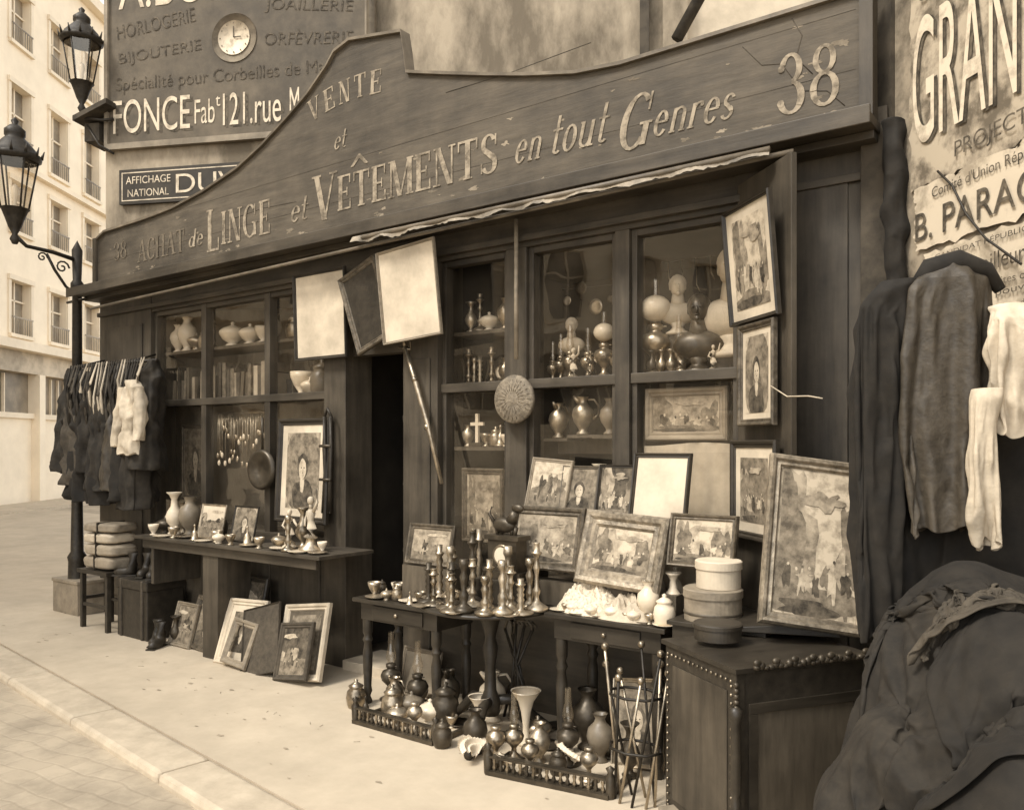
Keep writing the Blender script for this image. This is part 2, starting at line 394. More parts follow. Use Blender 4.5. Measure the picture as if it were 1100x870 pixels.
GL = {
 'A': (.8, [st(.1, 0, .38, 1, .06), st(.68, 0, .40, 1, TT), rc(.2, .58, .32, .37), sf(.1, 0, .26), sf(.68, 0, .34)]),
 'C': (.74, arc(.38, .5, .38, .5, 45, 315)+[rc(.62, .67, .66, .97), rc(.62, .67, .05, .3)]),
 'H': (.82, [st(.15, 0, .15, 1, TT), st(.64, 0, .64, 1, TT), rc(.15, .64, .48, .53), sf(.15, 0), sf(.15, U), sf(.64, 0), sf(.64, U)]),
 'T': (.74, [st(.36, 0, .36, 1, TT), rc(.02, .70, .94, 1), rc(.02, .07, .74, 1), rc(.65, .70, .74, 1), sf(.36, 0)]),
 'L': (.64, [st(.15, 0, .15, 1, TT), rc(.02, .58, 0, .055), rc(.53, .58, 0, .3), sf(.15, U)]),
 'I': (.36, [st(.16, 0, .16, 1, TT), sf(.16, 0), sf(.16, U)]),
 'N': (.84, [st(.13, 0, .13, 1, .06), st(.68, 0, .68, 1, .06), st(.60, 0, .18, 1, TT), sf(.13, 0, .26), sf(.15, U, .26), sf(.68, U, .26)]),
 'G': (.82, arc(.38, .5, .38, .5, 45, 320)+[rc(.58, .72, .06, .45), sf(.64, .42, .3), rc(.62, .67, .66, .97)]),
 'E': (.66, [st(.15, 0, .15, 1, TT), rc(.02, .6, 0, .055), rc(.02, .58, .945, 1), rc(.15, .46, .48, .535), rc(.55, .6, 0, .28), rc(.53, .58, .74, 1), rc(.42, .46, .38, .63)]),
 'V': (.78, [st(.38, 0, .1, 1, TT), st(.40, 0, .68, 1, .06), sf(.1, U, .32), sf(.68, U, .26)]),
 'M': (1.0, [st(.12, 0, .12, 1, .06), st(.84, 0, .84, 1, TT), st(.46, 0, .18, 1, TT), st(.48, 0, .8, 1, .06), sf(.12, 0, .26), sf(.84, 0), sf(.12, U, .26), sf(.86, U, .26)]),
 'S': (.64, arc(.30, .735, .26, .265, 25, 240, .15)+[[(.06, .62), (.22, .66), (.55, .40), (.42, .30)]]+arc(.30, .27, .28, .27, 60, -155, .15)+[rc(.5, .55, .7, .97), rc(.03, .08, .04, .3)]),
 '3': (.64, arc(.28, .75, .25, .25, 160, -80, .13)+arc(.28, .27, .3, .275, 85, -160, .15)+arc(.08, .77, .075, .06, 0, 360, .07, .06, 8)+arc(.07, .2, .08, .065, 0, 360, .075, .06, 8)),
 '8': (.66, arc(.3, .76, .24, .24, 0, 360, .12)+arc(.3, .28, .3, .28, 0, 360, .14)),
 'e': (.52, arc(.25, .31, .24, .32, 10, 325, .13)+[rc(.05, .46, .32, .37)]),
 'n': (.58, [st(.12, 0, .12, .6, .12), st(.44, 0, .44, .45, .12)]+arc(.28, .42, .22, .2, 0, 150, .1)+[sf(.12, 0, .2), sf(.44, 0, .2)]),
 't': (.4, [st(.16, .1, .16, .92, .11), rc(.0, .36, .56, .61)]+arc(.26, .12, .155, .12, 180, 330, .1)),
 'o': (.54, arc(.25, .31, .25, .32, 0, 360, .13)),
 'u': (.6, [st(.1, .2, .1, .6, .12), st(.44, 0, .44, .6, .12), sf(.08, .57, .16), sf(.47, 0, .2)]+arc(.26, .2, .22, .2, 180, 340, .1)),
 'r': (.44, [st(.12, 0, .12, .6, .12), sf(.12, 0, .22)]+arc(.3, .42, .22, .2, 60, 150, .1)+arc(.36, .54, .06, .06, 0, 360, .05, .05, 8)),
 's': (.44, arc(.2, .46, .17, .16, 20, 250, .1)+[[(.04, .4), (.14, .42), (.37, .24), (.28, .18)]]+arc(.2, .17, .19, .17, 60, -160, .1)),
 'd': (.58, arc(.24, .3, .22, .31, 0, 360, .12)+[st(.44, 0, .44, 1, .12), sf(.46, 0, .16)]),
}
def serif(parent, s_, x, y, z, w, h, mat, roll=0, slant=0, big=1.0, name='lettering'):
    polys = []; cx = 0
    for i, ch in enumerate(s_):
        wd, ps = GL[ch]; k = big if i == 0 else 1
        off = 0 if (k == 1 or ch in '38') else -(k-1)*.45
        for p in ps: polys.append([((q[0]*k+cx), q[1]*k+off) for q in p])
        cx += wd*k+.04
    cx -= .04
    vs = []; fs = []
    kx = w/cx
    for i, p in enumerate(polys):
        o = len(vs)
        ar = sum(p[j][0]*p[(j+1) % len(p)][1]-p[(j+1) % len(p)][0]*p[j][1] for j in range(len(p)))
        if ar < 0: p = p[::-1]
        vs += [(q[0]*kx+slant*q[1]*h, q[1]*h, .00012*(i % 24)) for q in p]; fs.append(tuple(range(o, o+len(p))))
    me = bpy.data.meshes.new(name); me.from_pydata(vs, [], fs); me.materials.append(MATS[mat])
    o = bpy.data.objects.new(name, me); COL.objects.link(o)
    o.matrix_world = facemat(x, y, z, 0) @ Matrix.Rotation(roll, 4, 'Z')
    o.parent = parent
    return o
def patch(b, c, rx, rz, mat, n=22, rg=.45, sd=0, flat=False):
    pts = []
    for i in range(n):
        a = 2*math.pi*i/n; r_ = 1+rg*noise.noise(Vector((math.cos(a)*1.7+sd, math.sin(a)*1.7, sd*2.3)))*1.6+.12*noise.noise(Vector((math.cos(a)*7+sd, math.sin(a)*7, 1)))
        pts.append((c[0]+rx*r_*math.cos(a), c[1]+rz*r_*math.sin(a), c[2]) if flat else (c[0]+rx*r_*math.cos(a), c[1], c[2]+rz*r_*math.sin(a)))
    b.add(pts, [tuple(range(n))], mat)

# ------------------------------------------------------------------ camera, light
cam = bpy.data.cameras.new('Camera'); co = bpy.data.objects.new('Camera', cam); COL.objects.link(co)
co.location = (0, -4.325, 1.65); co.rotation_euler = (rad(90), 0, rad(36.6))
cam.sensor_width = 36; cam.sensor_fit = 'HORIZONTAL'; cam.lens = 29.45; cam.shift_y = .04; cam.clip_end = 600
scene.camera = co
scene.view_settings.view_transform = 'Standard'; scene.view_settings.look = 'None'; scene.view_settings.exposure = 0
w = bpy.data.worlds.new('World'); scene.world = w; w.use_nodes = True
N = w.node_tree.nodes; L = w.node_tree.links; bg = N['Background']
sky = N.new('ShaderNodeTexSky'); sky.sky_type = 'NISHITA'; sky.sun_disc = False
SUN_D = Vector((-.30, -.95, 0)).normalized(); EL = rad(52)
sky.sun_elevation = EL; sky.sun_rotation = math.atan2(SUN_D.x, SUN_D.y)
hs = N.new('ShaderNodeHueSaturation'); hs.inputs['Saturation'].default_value = .06; hs.inputs['Value'].default_value = 2.7
L.new(sky.outputs[0], hs.inputs['Color']); L.new(hs.outputs[0], bg.inputs[0]); bg.inputs[1].default_value = .15
sl = bpy.data.lights.new('sun', 'SUN'); sl.energy = 3.6; sl.angle = rad(14); sl.color = (1, .95, .87)
so = bpy.data.objects.new('sun', sl); COL.objects.link(so)
sd = Vector((SUN_D.x*math.cos(EL), SUN_D.y*math.cos(EL), math.sin(EL)))
so.rotation_euler = sd.to_track_quat('Z', 'Y').to_euler(); so.location = (0, 0, 12)

# ------------------------------------------------------------------ ground, pavement, kerb
KH = .05
b = MB(); b.quad((-250, -250, -KH), (250, -250, -KH), (250, 250, -KH), (-250, 250, -KH), 'setts'); b.obj('road')
kerb = lambda X: -2.06-(X+3.49)*.127
b = MB()
xs = [-60, -30, -15, -8, 0, 8]
pts = [(X, kerb(X)) for X in xs]
top = [(p[0], p[1]+.29, 0) for p in pts]+[(8, 6, 0), (-60, 6, 0)]
b.add(top+[(p[0], p[1]+.29, -.2) for p in pts], [tuple(range(8)), (0, 8, 9, 1), (1, 9, 10, 2), (2, 10, 11, 3), (3, 11, 12, 4), (4, 12, 13, 5)], 'pavement')
b.obj('pavement')
b = MB(); X = -30.
while X < 6:
    ln = 1.25
    a = math.atan(-.127)
    b.M = Matrix.Translation((X, kerb(X), 0)) @ Matrix.Rotation(a, 4, 'Z')
    b.box(0, ln-.002, 0, .288, -.2, .001+.001*R.random(), 'kerb')
    X += ln*math.cos(a)
b.M = Matrix(); b.obj('kerb', bevel=.03)
b = MB()
for i in range(70):
    x = -9+7.5*R.random(); y = kerb(x)+.4+(-.7-kerb(x)-.4)*R.random(); s_ = .003+.009*R.random()**2
    patch(b, (x, y, .0022+.00002*i), s_*2, s_, 'grime', sd=i*.9, n=14, flat=True)
for i in range(22):
    x = -6.5+4.2*R.random(); y = -.75-.4*R.random(); a = R.random()*6.3; l_ = .015+.03*R.random()
    b.tube([(x, y, .003), (x+l_*math.cos(a), y+l_*math.sin(a), .005)], .0012, 'straw', 3)
b.obj('street_litter')

# ------------------------------------------------------------------ far building over the street
e = empty('apartment_building', (-11.24, -12.67, 0), rad(126.6))
b = MB()
U0, U1 = -12, 62
rows = [(4.8, 6.3), (7.7, 9.1), (9.9, 11.8), (13.0, 14.5)]
zs = 4.6
c0 = 23.85-2.0*17
cols = [c0+2.0*i for i in range(36)]
for (a, c) in rows:
    b.box(U0, U1, 0, .5, zs, a, 'bldg')
    px = U0
    for u in cols:
        b.box(px, u-.47, 0, .5, a, c, 'bldg'); px = u+.47
        b.box(u-.47, u+.47, .22, .26, a, c, 'bldgdark')
        b.box(u-.03, u+.03, .17, .219, a, c, 'bldgtrim'); b.box(u-.47, u+.47, .17, .215, (a+c)/2+.2, (a+c)/2+.25, 'bldgtrim')
        if R.random() < .4: b.box(u-.44, u-.03, .19, .218, a+.05, c-.05, 'plasterlight')
        b.box(u-.58, u+.58, -.1, -.001, a-.1, a, 'bldgtrim'); b.box(u-.6, u-.48, -.04, -.001, a, c, 'bldgtrim'); b.box(u+.48, u+.6, -.04, -.001, a, c, 'bldgtrim')
        b.box(u-.62, u+.62, -.08, -.001, c, c+.14, 'bldgtrim')
        b.box(u-.5, u+.5, -.09, -.07, a+.45, a+.49, 'bldgdark')
        for k in range(9): b.box(u-.46+k*.112, u-.44+k*.112, -.088, -.072, a, a+.449, 'bldgdark')
    b.box(px, U1, 0, .5, a, c, 'bldg')
    zs = c
b.box(U0, U1, 0, .5, zs, 16.5, 'bldg')
b.box(U0, U1, -.35, -.001, 4.35, 4.6, 'bldgtrim'); b.box(U0, U1, -.2, -.001, 9.5, 9.65, 'bldgtrim'); b.box(U0, U1, -.3, -.001, 16.1, 16.45, 'bldgtrim')
b.box(U0, U1, 0, .5, 3.75, 4.599, 'bldgshop')
for i, u in enumerate(cols[::2]):
    b.box(u-1.1, u-.8, -.05, .5, -.2, 3.749, 'bldg')
    b.box(u-.8, u+2.9, .3, .34, -.2, 3.749, 'bldgdark')
    for k in range(1, 7): b.box(u-.8+k*.4, u-.76+k*.4, .22, .299, 2.6, 3.7, 'bldgtrim')
    b.box(u-.8, u+2.9, .1, .299, 2.45, 2.6, 'bldgtrim')
    b.box(u-.8, u+2.9, .2, .299, -.2, 2.45, 'bldg')  # pale panels, bright street haze put into the wall colour
b.box(U0, U1, .501, 8, -.2, 16.4, 'bldg')
b.obj('walls', e)
b = MB(); b.box(U0, U1, -1.8, 0, -.2, .03, 'kerb'); b.obj('far_pavement', e)

# ------------------------------------------------------------------ plaster gable behind the shop
GA = math.atan2(.432, .902)
def gp(t, z, off=0): return (-8.36+.902*t+.432*off, .15+.432*t-.902*off, z)
e = empty('gable_house', (-8.36, .15, 0), GA)
b = MB()
b.box(-.13, 5.55, 0, .5, 0, 11, 'plaster')
b.box(5.55, 12, .06, .5, 0, 11, 'plasterlight')
b.box(5.5, 5.72, -.06, .08, 3, 11, 'plaster')
b.box(-.13, 0, .5, 7, 0, 11, 'plaster')
b.obj('gable_wall', e)
b = MB(); b.tube([(2.78, -.1, 3), (2.78, -.1, 11)], .05, 'zinc'); b.obj('drain_pipe', e)
b = MB()
b.tube([(5.62, -.5, 5.05), (6.5, -.5, 6.6)], .05, 'soot'); b.box(5.3, 5.38, -.12, -.02, 4.6, 11, 'soot')
b.obj('roof_timber', e)
b = MB()
b.prism([(-.36, 4.93), (.02, 5.08), (.02, 5.13), (-.36, 4.98)], -.2, .3, 'soot'); b.box(-.3, -.131, -.1, .2, 4.75, 4.93, 'soot'); b.obj('hood', e)
e = empty('painted_advertisement')
b = MB(); b.M = facemat(-8.36, .15, 0, GA)
b.box(-.06, 2.7, 4.72, 6.7, .01, .04, 'signpanel')
for (x0, x1, z0, z1) in [(-.1, 2.74, 4.66, 4.719), (-.1, -.061, 4.72, 6.7), (2.701, 2.74, 4.72, 6.7)]: b.box(x0, x1, z0, z1, .01, .07, 'signframe')
b.obj('panel', e)
def gt(s_, t, z, w_, h, mat, roll=0, off=.045): text(e, s_, *gp(t, z, off), GA, w_, h, mat, roll=roll)
gt('FONCE', .02, 4.80, .86, .34, 'ink', off=.043); gt('FONCE', -.01, 4.82, .86, .34, 'letterwhite', off=.047)
gt('Fab', .90, 4.86, .22, .24, 'letterwhite'); gt('t', 1.13, 5.02, .05, .10, 'letterwhite')
gt('121.rue', 1.24, 4.80, .62, .32, 'ink', off=.043); gt('121.rue', 1.21, 4.82, .62, .32, 'letterwhite', off=.047)
gt('Montmartre', 1.92, 4.82, .75, .32, 'letterwhite')
gt('Spécialité pour Corbeilles de Mariage', .02, 5.22, 2.6, .17, 'ink')
gt('BIJOUTERIE', .06, 5.50, .92, .14, 'ink', roll=rad(4)); gt('HORLOGERIE', .04, 5.78, .88, .14, 'ink', roll=rad(7))
gt('ORFÈVRERIE', 1.65, 5.58, .92, .15, 'ink', roll=rad(-4)); gt('JOAILLERIE', 1.65, 5.90, .92, .14, 'ink', roll=rad(-7))
gt('A.BONTEMPS', .05, 6.08, 2.55, .42, 'letterwhite')
b = MB(); b.M = facemat(*gp(1.33, 5.68, .045), GA)
b.lathe([(.0, 0), (.24, 0), (.24, .004)], (0, 0, 0), 'lettermid', 40); b.lathe([(0, .006), (.17, .006), (.17, .009)], (0, 0, 0), 'letterwhite', 40)
for k in range(12):
    a = k*math.pi/6; b.box(.145*math.cos(a)-.006, .145*math.cos(a)+.006, .145*math.sin(a)-.006, .145*math.sin(a)+.006, .01, .012, 'lettermid')
b.box(-.005, .005, 0, .11, .013, .015, 'ink'); b.box(0, .08, -.005, .005, .016, .018, 'ink')
b.obj('clock_dial', e)
e = empty('billposting_sign')
b = MB(); b.M = facemat(-8.36, .15, 0, GA)
b.box(.06, 1.9, 4.1, 4.45, .01, .05, 'signdark')
for (x0, x1, z0, z1) in [(.09, 1.87, 4.41, 4.42), (.09, 1.87, 4.13, 4.14), (.09, .1, 4.14, 4.41)]: b.box(x0, x1, z0, z1, .05, .053, 'letterwhite')
b.obj('plate', e)
gt2 = lambda s_, t, z, w_, h: text(e, s_, *gp(t, z, .055), GA, w_, h, 'letterwhite')
gt2('AFFICHAGE', .14, 4.30, .5, .075); gt2('NATIONAL', .16, 4.17, .46, .075); gt2('DUVAL', .70, 4.18, 1.05, .19)

# ------------------------------------------------------------------ shop front
shop = empty('antique_shop')
b = MB()
S, SH = 'shopwood', 'shopwood_h'
b.box(-8.3, -7.37, -.06, .2, 0, 3.1, S)
b.box(-8.18, -7.50, -.072, -.061, .2, 2.8, S)
b.box(-4.94, -4.70, -.07, .2, 0, 2.9, S)
b.box(-4.11, -3.79, -.07, .2, 0, 2.9, S)
b.box(-4.05, -3.85, -.082, -.071, .2, 2.25, S)
b.box(-3.225, -3.064, -.05, .15, .75, 2.9, S)
b.box(-2.43, -2.335, -.05, .15, .75, 2.9, S)
b.box(-1.69, -1.05, -.06, .3, 0, 3.1, S)
b.box(-1.50, -1.12, -.075, -.061, .2, 2.95, S)
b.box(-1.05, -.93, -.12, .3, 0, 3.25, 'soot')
b.box(-7.37, -1.69, -.05, .2, 2.9, 3.1, SH)
b.box(-8.3, -1.0, -.09, -.051, 2.93, 2.97, SH)
b.box(-7.37, -4.94, -.05, .15, 0, .88, SH)
for i in range(4):
    x0 = -7.3+i*.6; b.box(x0, x0+.5, -.062, -.051, .12, .78, S)
for x in (-6.57, -5.68): b.box(x-.035, x+.035, -.03, .05, .92, 2.9, S)
b.box(-7.37, -4.94, -.035, .055, 2.01, 2.07, SH)
b.box(-7.37, -4.94, -.04, .3, .88, .95, SH)
for (x0, x1) in ((-7.37, -7.33), (-4.98, -4.94)): b.box(x0, x1, -.02, .05, .95, 2.9, S)
b.box(-7.33, -4.98, -.02, .05, 2.86, 2.9, SH)
b.box(-3.79, -1.69, -.05, .15, 0, .76, SH)
b.box(-3.79, -1.69, -.08, .35, .76, .82, SH)
b.box(-3.79, -3.225, -.035, .055, 2.01, 2.07, SH); b.box(-3.064, -2.43, -.035, .055, 2.01, 2.07, SH); b.box(-2.335, -1.69, -.035, .055, 2.01, 2.07, SH)
for (x0, x1) in ((-3.79, -3.225), (-3.064, -2.43), (-2.335, -1.69)):
    b.box(x0, x0+.035, -.02, .05, .82, 2.9, S); b.box(x1-.035, x1, -.02, .05, .82, 2.9, S); b.box(x0+.035, x1-.035, -.02, .05, 2.86, 2.9, SH)
b.box(-4.70, -4.11, 0, .1, 2.32, 2.4, SH)
b.box(-4.70, -4.11, -.1, .3, -.01, .07, 'kerb')
b.box(-8.35, -.96, -.34, .15, 3.12, 3.17, SH); b.box(-8.37, -.95, -.36, -.341, 3.10, 3.185, SH)
b.box(-8.33, -.97, -.2, -.01, 3.08, 3.119, SH)
b.obj('shopfront', shop, bevel=.004)
b = MB()
for (x0, x1, z0, z1) in ((-7.33, -6.605, .95, 2.01), (-6.535, -5.715, .95, 2.01), (-5.645, -4.98, .95, 2.01), (-7.33, -6.605, 2.07, 2.86), (-6.535, -5.715, 2.07, 2.86), (-5.645, -4.98, 2.07, 2.86),
                         (-3.755, -3.26, .82, 2.01), (-3.755, -3.26, 2.07, 2.86), (-3.03, -2.465, .82, 2.01), (-3.03, -2.465, 2.07, 2.86), (-2.30, -1.725, .82, 2.01), (-2.30, -1.725, 2.07, 2.86), (-4.70, -4.11, 2.4, 2.9)):
    b.quad((x0, .02, z0), (x1, .02, z0), (x1, .02, z1), (x0, .02, z1), 'glass')
b.obj('window_panes', shop)
b = MB()
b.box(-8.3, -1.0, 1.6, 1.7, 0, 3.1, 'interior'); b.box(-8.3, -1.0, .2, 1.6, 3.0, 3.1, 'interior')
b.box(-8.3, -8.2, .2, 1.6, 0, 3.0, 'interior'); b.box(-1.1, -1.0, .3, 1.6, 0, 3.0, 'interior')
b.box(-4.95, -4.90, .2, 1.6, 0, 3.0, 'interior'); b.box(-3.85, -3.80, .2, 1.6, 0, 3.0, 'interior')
b.box(-8.2, -1.1, .2, 1.6, -.02, .06, 'midwood')
b.box(-8.3, -.95, .15, .35, 3.17, 3.3, 'zinc')
b.obj('interior_walls', shop)
b = MB()
for (x0, x1, z) in ((-7.33, -4.98, 2.50), (-3.755, -3.26, 2.40), (-3.755, -3.26, 1.62), (-3.755, -3.26, 2.03), (-3.03, -2.465, 2.03), (-2.30, -1.725, 2.03), (-7.33, -4.98, 2.03), (-3.03, -1.725, 1.25)):
    b.box(x0, x1, .06, .42, z, z+.025, 'midwood')
b.obj('display_shelves', shop)
e = empty('awning_roller')
b = MB(); b.tube([(-8.0, -.3, 2.96), (-4.0, -.32, 3.02), (-1.3, -.33, 3.05)], .013, 'zinc')
b.tube([(-4.2, -.37, 3.06), (-1.4, -.37, 3.07)], .016, 'zinc')
vs = []; fs = []; n = 140
for i in range(n+1):
    x = -4.3+2.9*i/n; d = .005+.035*abs(noise.noise(Vector((x*4, 0, 0))))+.02*abs(noise.noise(Vector((x*17, 3, 0))))
    vs += [(x, -.37, 3.08), (x, -.385-.01*math.sin(x*20), 3.05-d)]
for i in range(n): fs.append((2*i, 2*i+1, 2*i+3, 2*i+2))
b.add(vs, fs, 'zinclight', True)
b.obj('roller', e)

e = empty('shop_signboard')
topl = [(-8.05, 3.64), (-7.92, 3.69), (-7.15, 3.70), (-6.75, 3.72), (-6.3, 3.78), (-5.83, 3.88), (-5.5, 4.0), (-5.2, 4.14), (-4.95, 4.27), (-4.74, 4.42), (-4.66, 4.50), (-4.5, 4.54),
        (-3.99, 4.45), (-3.96, 4.30), (-3.94, 4.16), (-3.6, 4.06), (-3.25, 3.96), (-2.95, 3.88), (-2.6, 3.80), (-2.3, 3.77), (-1.9, 3.77), (-1.03, 3.77)]
b = MB()
b.prism([(-8.1, 3.17), (-1.03, 3.17)]+topl[::-1], -.2, -.16, 'board')
b.obj('board', e)
b = MB()
for i in range(len(topl)-1):
    p, q = topl[i], topl[i+1]
    b.add([(p[0], -.225, p[1]+.002), (q[0], -.225, q[1]+.002), (q[0], -.225, q[1]+.022), (p[0], -.225, p[1]+.022), (p[0], -.13, p[1]+.002), (q[0], -.13, q[1]+.002), (q[0], -.13, q[1]+.022), (p[0], -.13, p[1]+.022)],
          [(0, 1, 2, 3), (4, 7, 6, 5), (3, 2, 6, 7), (0, 4, 5, 1)], 'zinc')
b.box(-8.12, -8.06, -.225, -.13, 3.17, 3.66, 'shopwood'); b.box(-1.03, -.97, -.225, -.13, 3.17, 3.80, 'shopwood')
b.box(-8.12, -.97, -.22, -.2, 3.172, 3.19, 'zinclight')
for i in range(7): b.tube([(-7.5+i, -.16, 3.19), (-7.5+i, .3, 3.62)], .012, 'iron')
b.obj('trim', e)
b = MB()
for i in range(90):
    x = -7.9+6.8*R.random(); s_ = .3+R.random()**2
    patch(b, (x, -.2006-.00001*i, 3.2+.10*R.random() if i % 2 else 3.2+.5*R.random()), .03*s_, .010*s_, ['scuff', 'stain', 'stain'][i % 3], sd=i*.7, n=18, rg=.9)
for (x, z, pts_) in ((-1.6, 3.68, [(0, 0), (.1, -.12), (.2, -.14), (.3, -.3), (.42, -.33), (.5, -.42)]), (-1.35, 3.75, [(0, 0), (.05, -.1), (.02, -.2), (.1, -.3)]), (-5.9, 3.5, [(0, 0), (.4, .02), (.8, .0)]), (-3.6, 3.95, [(0, 0), (.5, -.01), (1.1, .01)])):
    b.tube([(x+p[0], -.2005, z+p[1]) for p in pts_], .0025, 'soot', 5)
for z in (3.42, 3.70):
    b.box(-8.05, -1.05, -.2012, -.2, z, z+.002, 'soot')
b.obj('wear_marks', e)
Y = -.2035
serif(e, '38', -7.76, Y, 3.40, .24, .17, 'letterfaint')
serif(e, 'ACHAT', -7.34, Y, 3.33, .76, .20, 'letterfaint')
serif(e, 'de', -6.53, Y, 3.35, .22, .15, 'letter', slant=.2)
serif(e, 'LINGE', -6.26, Y, 3.31, .86, .27, 'letter', big=1.3)
serif(e, 'et', -5.17, Y, 3.35, .2, .19, 'letter', slant=.2)
serif(e, 'VETEMENTS', -4.90, Y, 3.35, 1.74, .25, 'letter', big=1.35)
serif(e, 'en', -3.05, Y, 3.37, .2, .22, 'letter', slant=.25)
serif(e, 'tout', -2.79, Y, 3.37, .39, .24, 'letter', slant=.25)
serif(e, 'Genres', -2.33, Y, 3.33, .68, .21, 'letter', slant=.25, big=1.45)
serif(e, '38', -1.42, Y, 3.28, .31, .30, 'letter')
for i, ch in enumerate('VENTE'):
    serif(e, ch, -4.93+i*.155, Y, 4.06+[0, .035, .055, .06, .05][i], .125, .165, 'letter', roll=rad([14, 9, 3, 0, -4][i]))
serif(e, 'et', -4.68, Y, 3.80, .13, .14, 'letter', slant=.25)
b = MB(); b.prism([(-4.50, 3.64), (-4.47, 3.64), (-4.41, 3.69), (-4.35, 3.64), (-4.32, 3.64), (-4.40, 3.72), (-4.42, 3.72)], -.2040, -.2032, 'letter'); b.obj('accent', e)

# ------------------------------------------------------------------ generic goods
def frame(name, w_, h, loc, bor=.04, dep=.03, fm='gilt', pic='engraving', matw=0, rz=0, lean=0, roll=0, fig=True, seed=0, parent=None, matm='paper', kind=None):
    b = MB(); q = random.Random(seed*13+int(w_*1000)+int(h*777)+int(loc[0]*91))
    prof = [(0, 0), (0, -.7*dep), (.18*bor, -dep), (.42*bor, -.92*dep), (.6*bor, -.62*dep), (.85*bor, -.66*dep), (bor, -.4*dep)]
    rects = []
    for (i, y) in prof: rects.append([(-w_/2+i, y, i), (w_/2-i, y, i), (w_/2-i, y, h-i), (-w_/2+i, y, h-i)])
    vs = [v for r_ in rects for v in r_]; fs = []
    for j in range(len(rects)-1):
        for k in range(4):
            k2 = (k+1) % 4; fs.append((j*4+k, j*4+k2, (j+1)*4+k2, (j+1)*4+k))
    b.add(vs, fs, fm)
    if pic != 'open': b.quad((-w_/2, 0, 0), (-w_/2, 0, h), (w_/2, 0, h), (w_/2, 0, 0), 'midwood')
    i = bor-.001; y = -.35*dep
    if pic and pic != 'open':
        if matw:
            b.quad((-w_/2+i, y, i), (w_/2-i, y, i), (w_/2-i, y, h-i), (-w_/2+i, y, h-i), matm)
            i += matw; y -= .0015
        b.quad((-w_/2+i, y, i), (w_/2-i, y, i), (w_/2-i, y, h-i), (-w_/2+i, y, h-i), pic)
        if fig:
            W, H_ = w_-2*i, h-2*i; cnt = [0]
            def blob(cx, cz, rx, rz_, mat, n=16, rg=.22):
                cnt[0] += 1; yy = y-.0006-.00012*cnt[0]; s0 = q.random()*50; pts = []
                for a in range(n):
                    A = 2*math.pi*a/n; rr = 1+rg*2*noise.noise(Vector((math.cos(A)*1.5+s0, math.sin(A)*1.5, s0)))
                    pts.append((min(max(cx+rx*rr*math.cos(A), -W/2), W/2), yy, i+min(max(cz+rz_*rr*math.sin(A), 0), H_)))
                b.add(pts, [tuple(range(n))], mat)
            kd = kind or q.choice(['land', 'port', 'group', 'group'])
            dk, md_, lt = ('painting', 'paintingmid', 'engravinglight')
            if kd == 'land':
                hz = H_*(.35+.15*q.random())
                blob(0, hz*.45, W*.8, hz*.6, md_, 20, .1)
                for k in range(7): blob((q.random()-.5)*W, hz+H_*.08*q.random(), W*(.05+.10*q.random()), H_*(.05+.13*q.random()), [dk, md_, 'engraving'][k % 3], 24, .6)
                for k in range(4):
                    cx = (q.random()-.5)*W*.7; blob(cx, hz*.55, W*.018, H_*.06, dk, 8); blob(cx, hz*.55+H_*.075, W*.014, W*.014, lt, 8)
                blob((q.random()-.5)*W*.5, H_*.82, W*.25, H_*.05, lt)
            elif kd == 'port':
                blob(0, H_*.5, W*.6, H_*.6, md_, 24, .05)
                blob(0, H_*.16, W*.34, H_*.24, dk, 20, .12); blob(0, H_*.34, W*.07, H_*.09, lt, 12, .05); blob(-.01*W, H_*.56, W*.17, H_*.17, dk, 18, .12)
                blob(0, H_*.52, W*.115, H_*.135, lt, 18, .06); blob(W*.0, H_*.27, W*.05, H_*.06, lt, 10)
                for dx in (-.04, .045): blob(W*dx, H_*.54, W*.018, H_*.01, dk, 8)
                blob(.005*W, H_*.475, W*.025, H_*.008, md_, 8)
            else:
                blob(-W*.3, H_*.55, W*.22, H_*.4, 'engraving', 30, .5); blob(-W*.34, H_*.5, W*.12, H_*.4, md_, 30, .5); blob(W*.38, H_*.4, W*.14, H_*.36, md_, 30, .5)
                blob(0, H_*.08, W*.6, H_*.10, md_, 26, .25); blob(-W*.1, H_*.05, W*.35, H_*.06, dk, 26, .3)
                for k in range(9):
                    cx = (k/8-.5)*W*.74+W*.04*q.random(); hh = H_*(.07+.06*q.random()); z0 = H_*(.12+.14*q.random())
                    blob(cx, z0+hh, W*(.03+.035*q.random()), hh, [dk, md_, lt, 'engraving'][k % 4], 18, .5)
                    blob(cx+W*.01, z0+hh*2+W*.012, W*.016, W*.022, [lt, dk][k % 4 == 2], 10, .1)
                    if k % 2: blob(cx+W*.04, z0+hh*1.5, W*.035, W*.009, lt, 8)
                blob(W*.1, H_*.80, W*.2, H_*.06, 'engraving', 26, .5)
    o = b.obj(name, parent)
    o.matrix_world = Matrix.Translation(loc) @ Matrix.Rotation(rz, 4, 'Z') @ Matrix.Rotation(lean, 4, 'X') @ Matrix.Rotation(roll, 4, 'Y')
    return o
P_C1 = [(0, 0), (.062, 0), (.066, .008), (.06, .016), (.035, .028), (.016, .04), (.012, .06), (.02, .075), (.022, .085), (.012, .1), (.010, .15), (.016, .17), (.02, .18), (.011, .2), (.012, .22), (.022, .235), (.03, .24), (.03, .245), (.018, .25), (.016, .28), (.02, .285), (.012, .286), (0, .27)]
P_C2 = [(0, 0), (.055, 0), (.058, .02), (.04, .03), (.018, .05), (.026, .08), (.026, .1), (.014, .12), (.018, .16), (.024, .19), (.013, .215), (.02, .24), (.026, .25), (.024, .285), (.014, .287), (0, .27)]
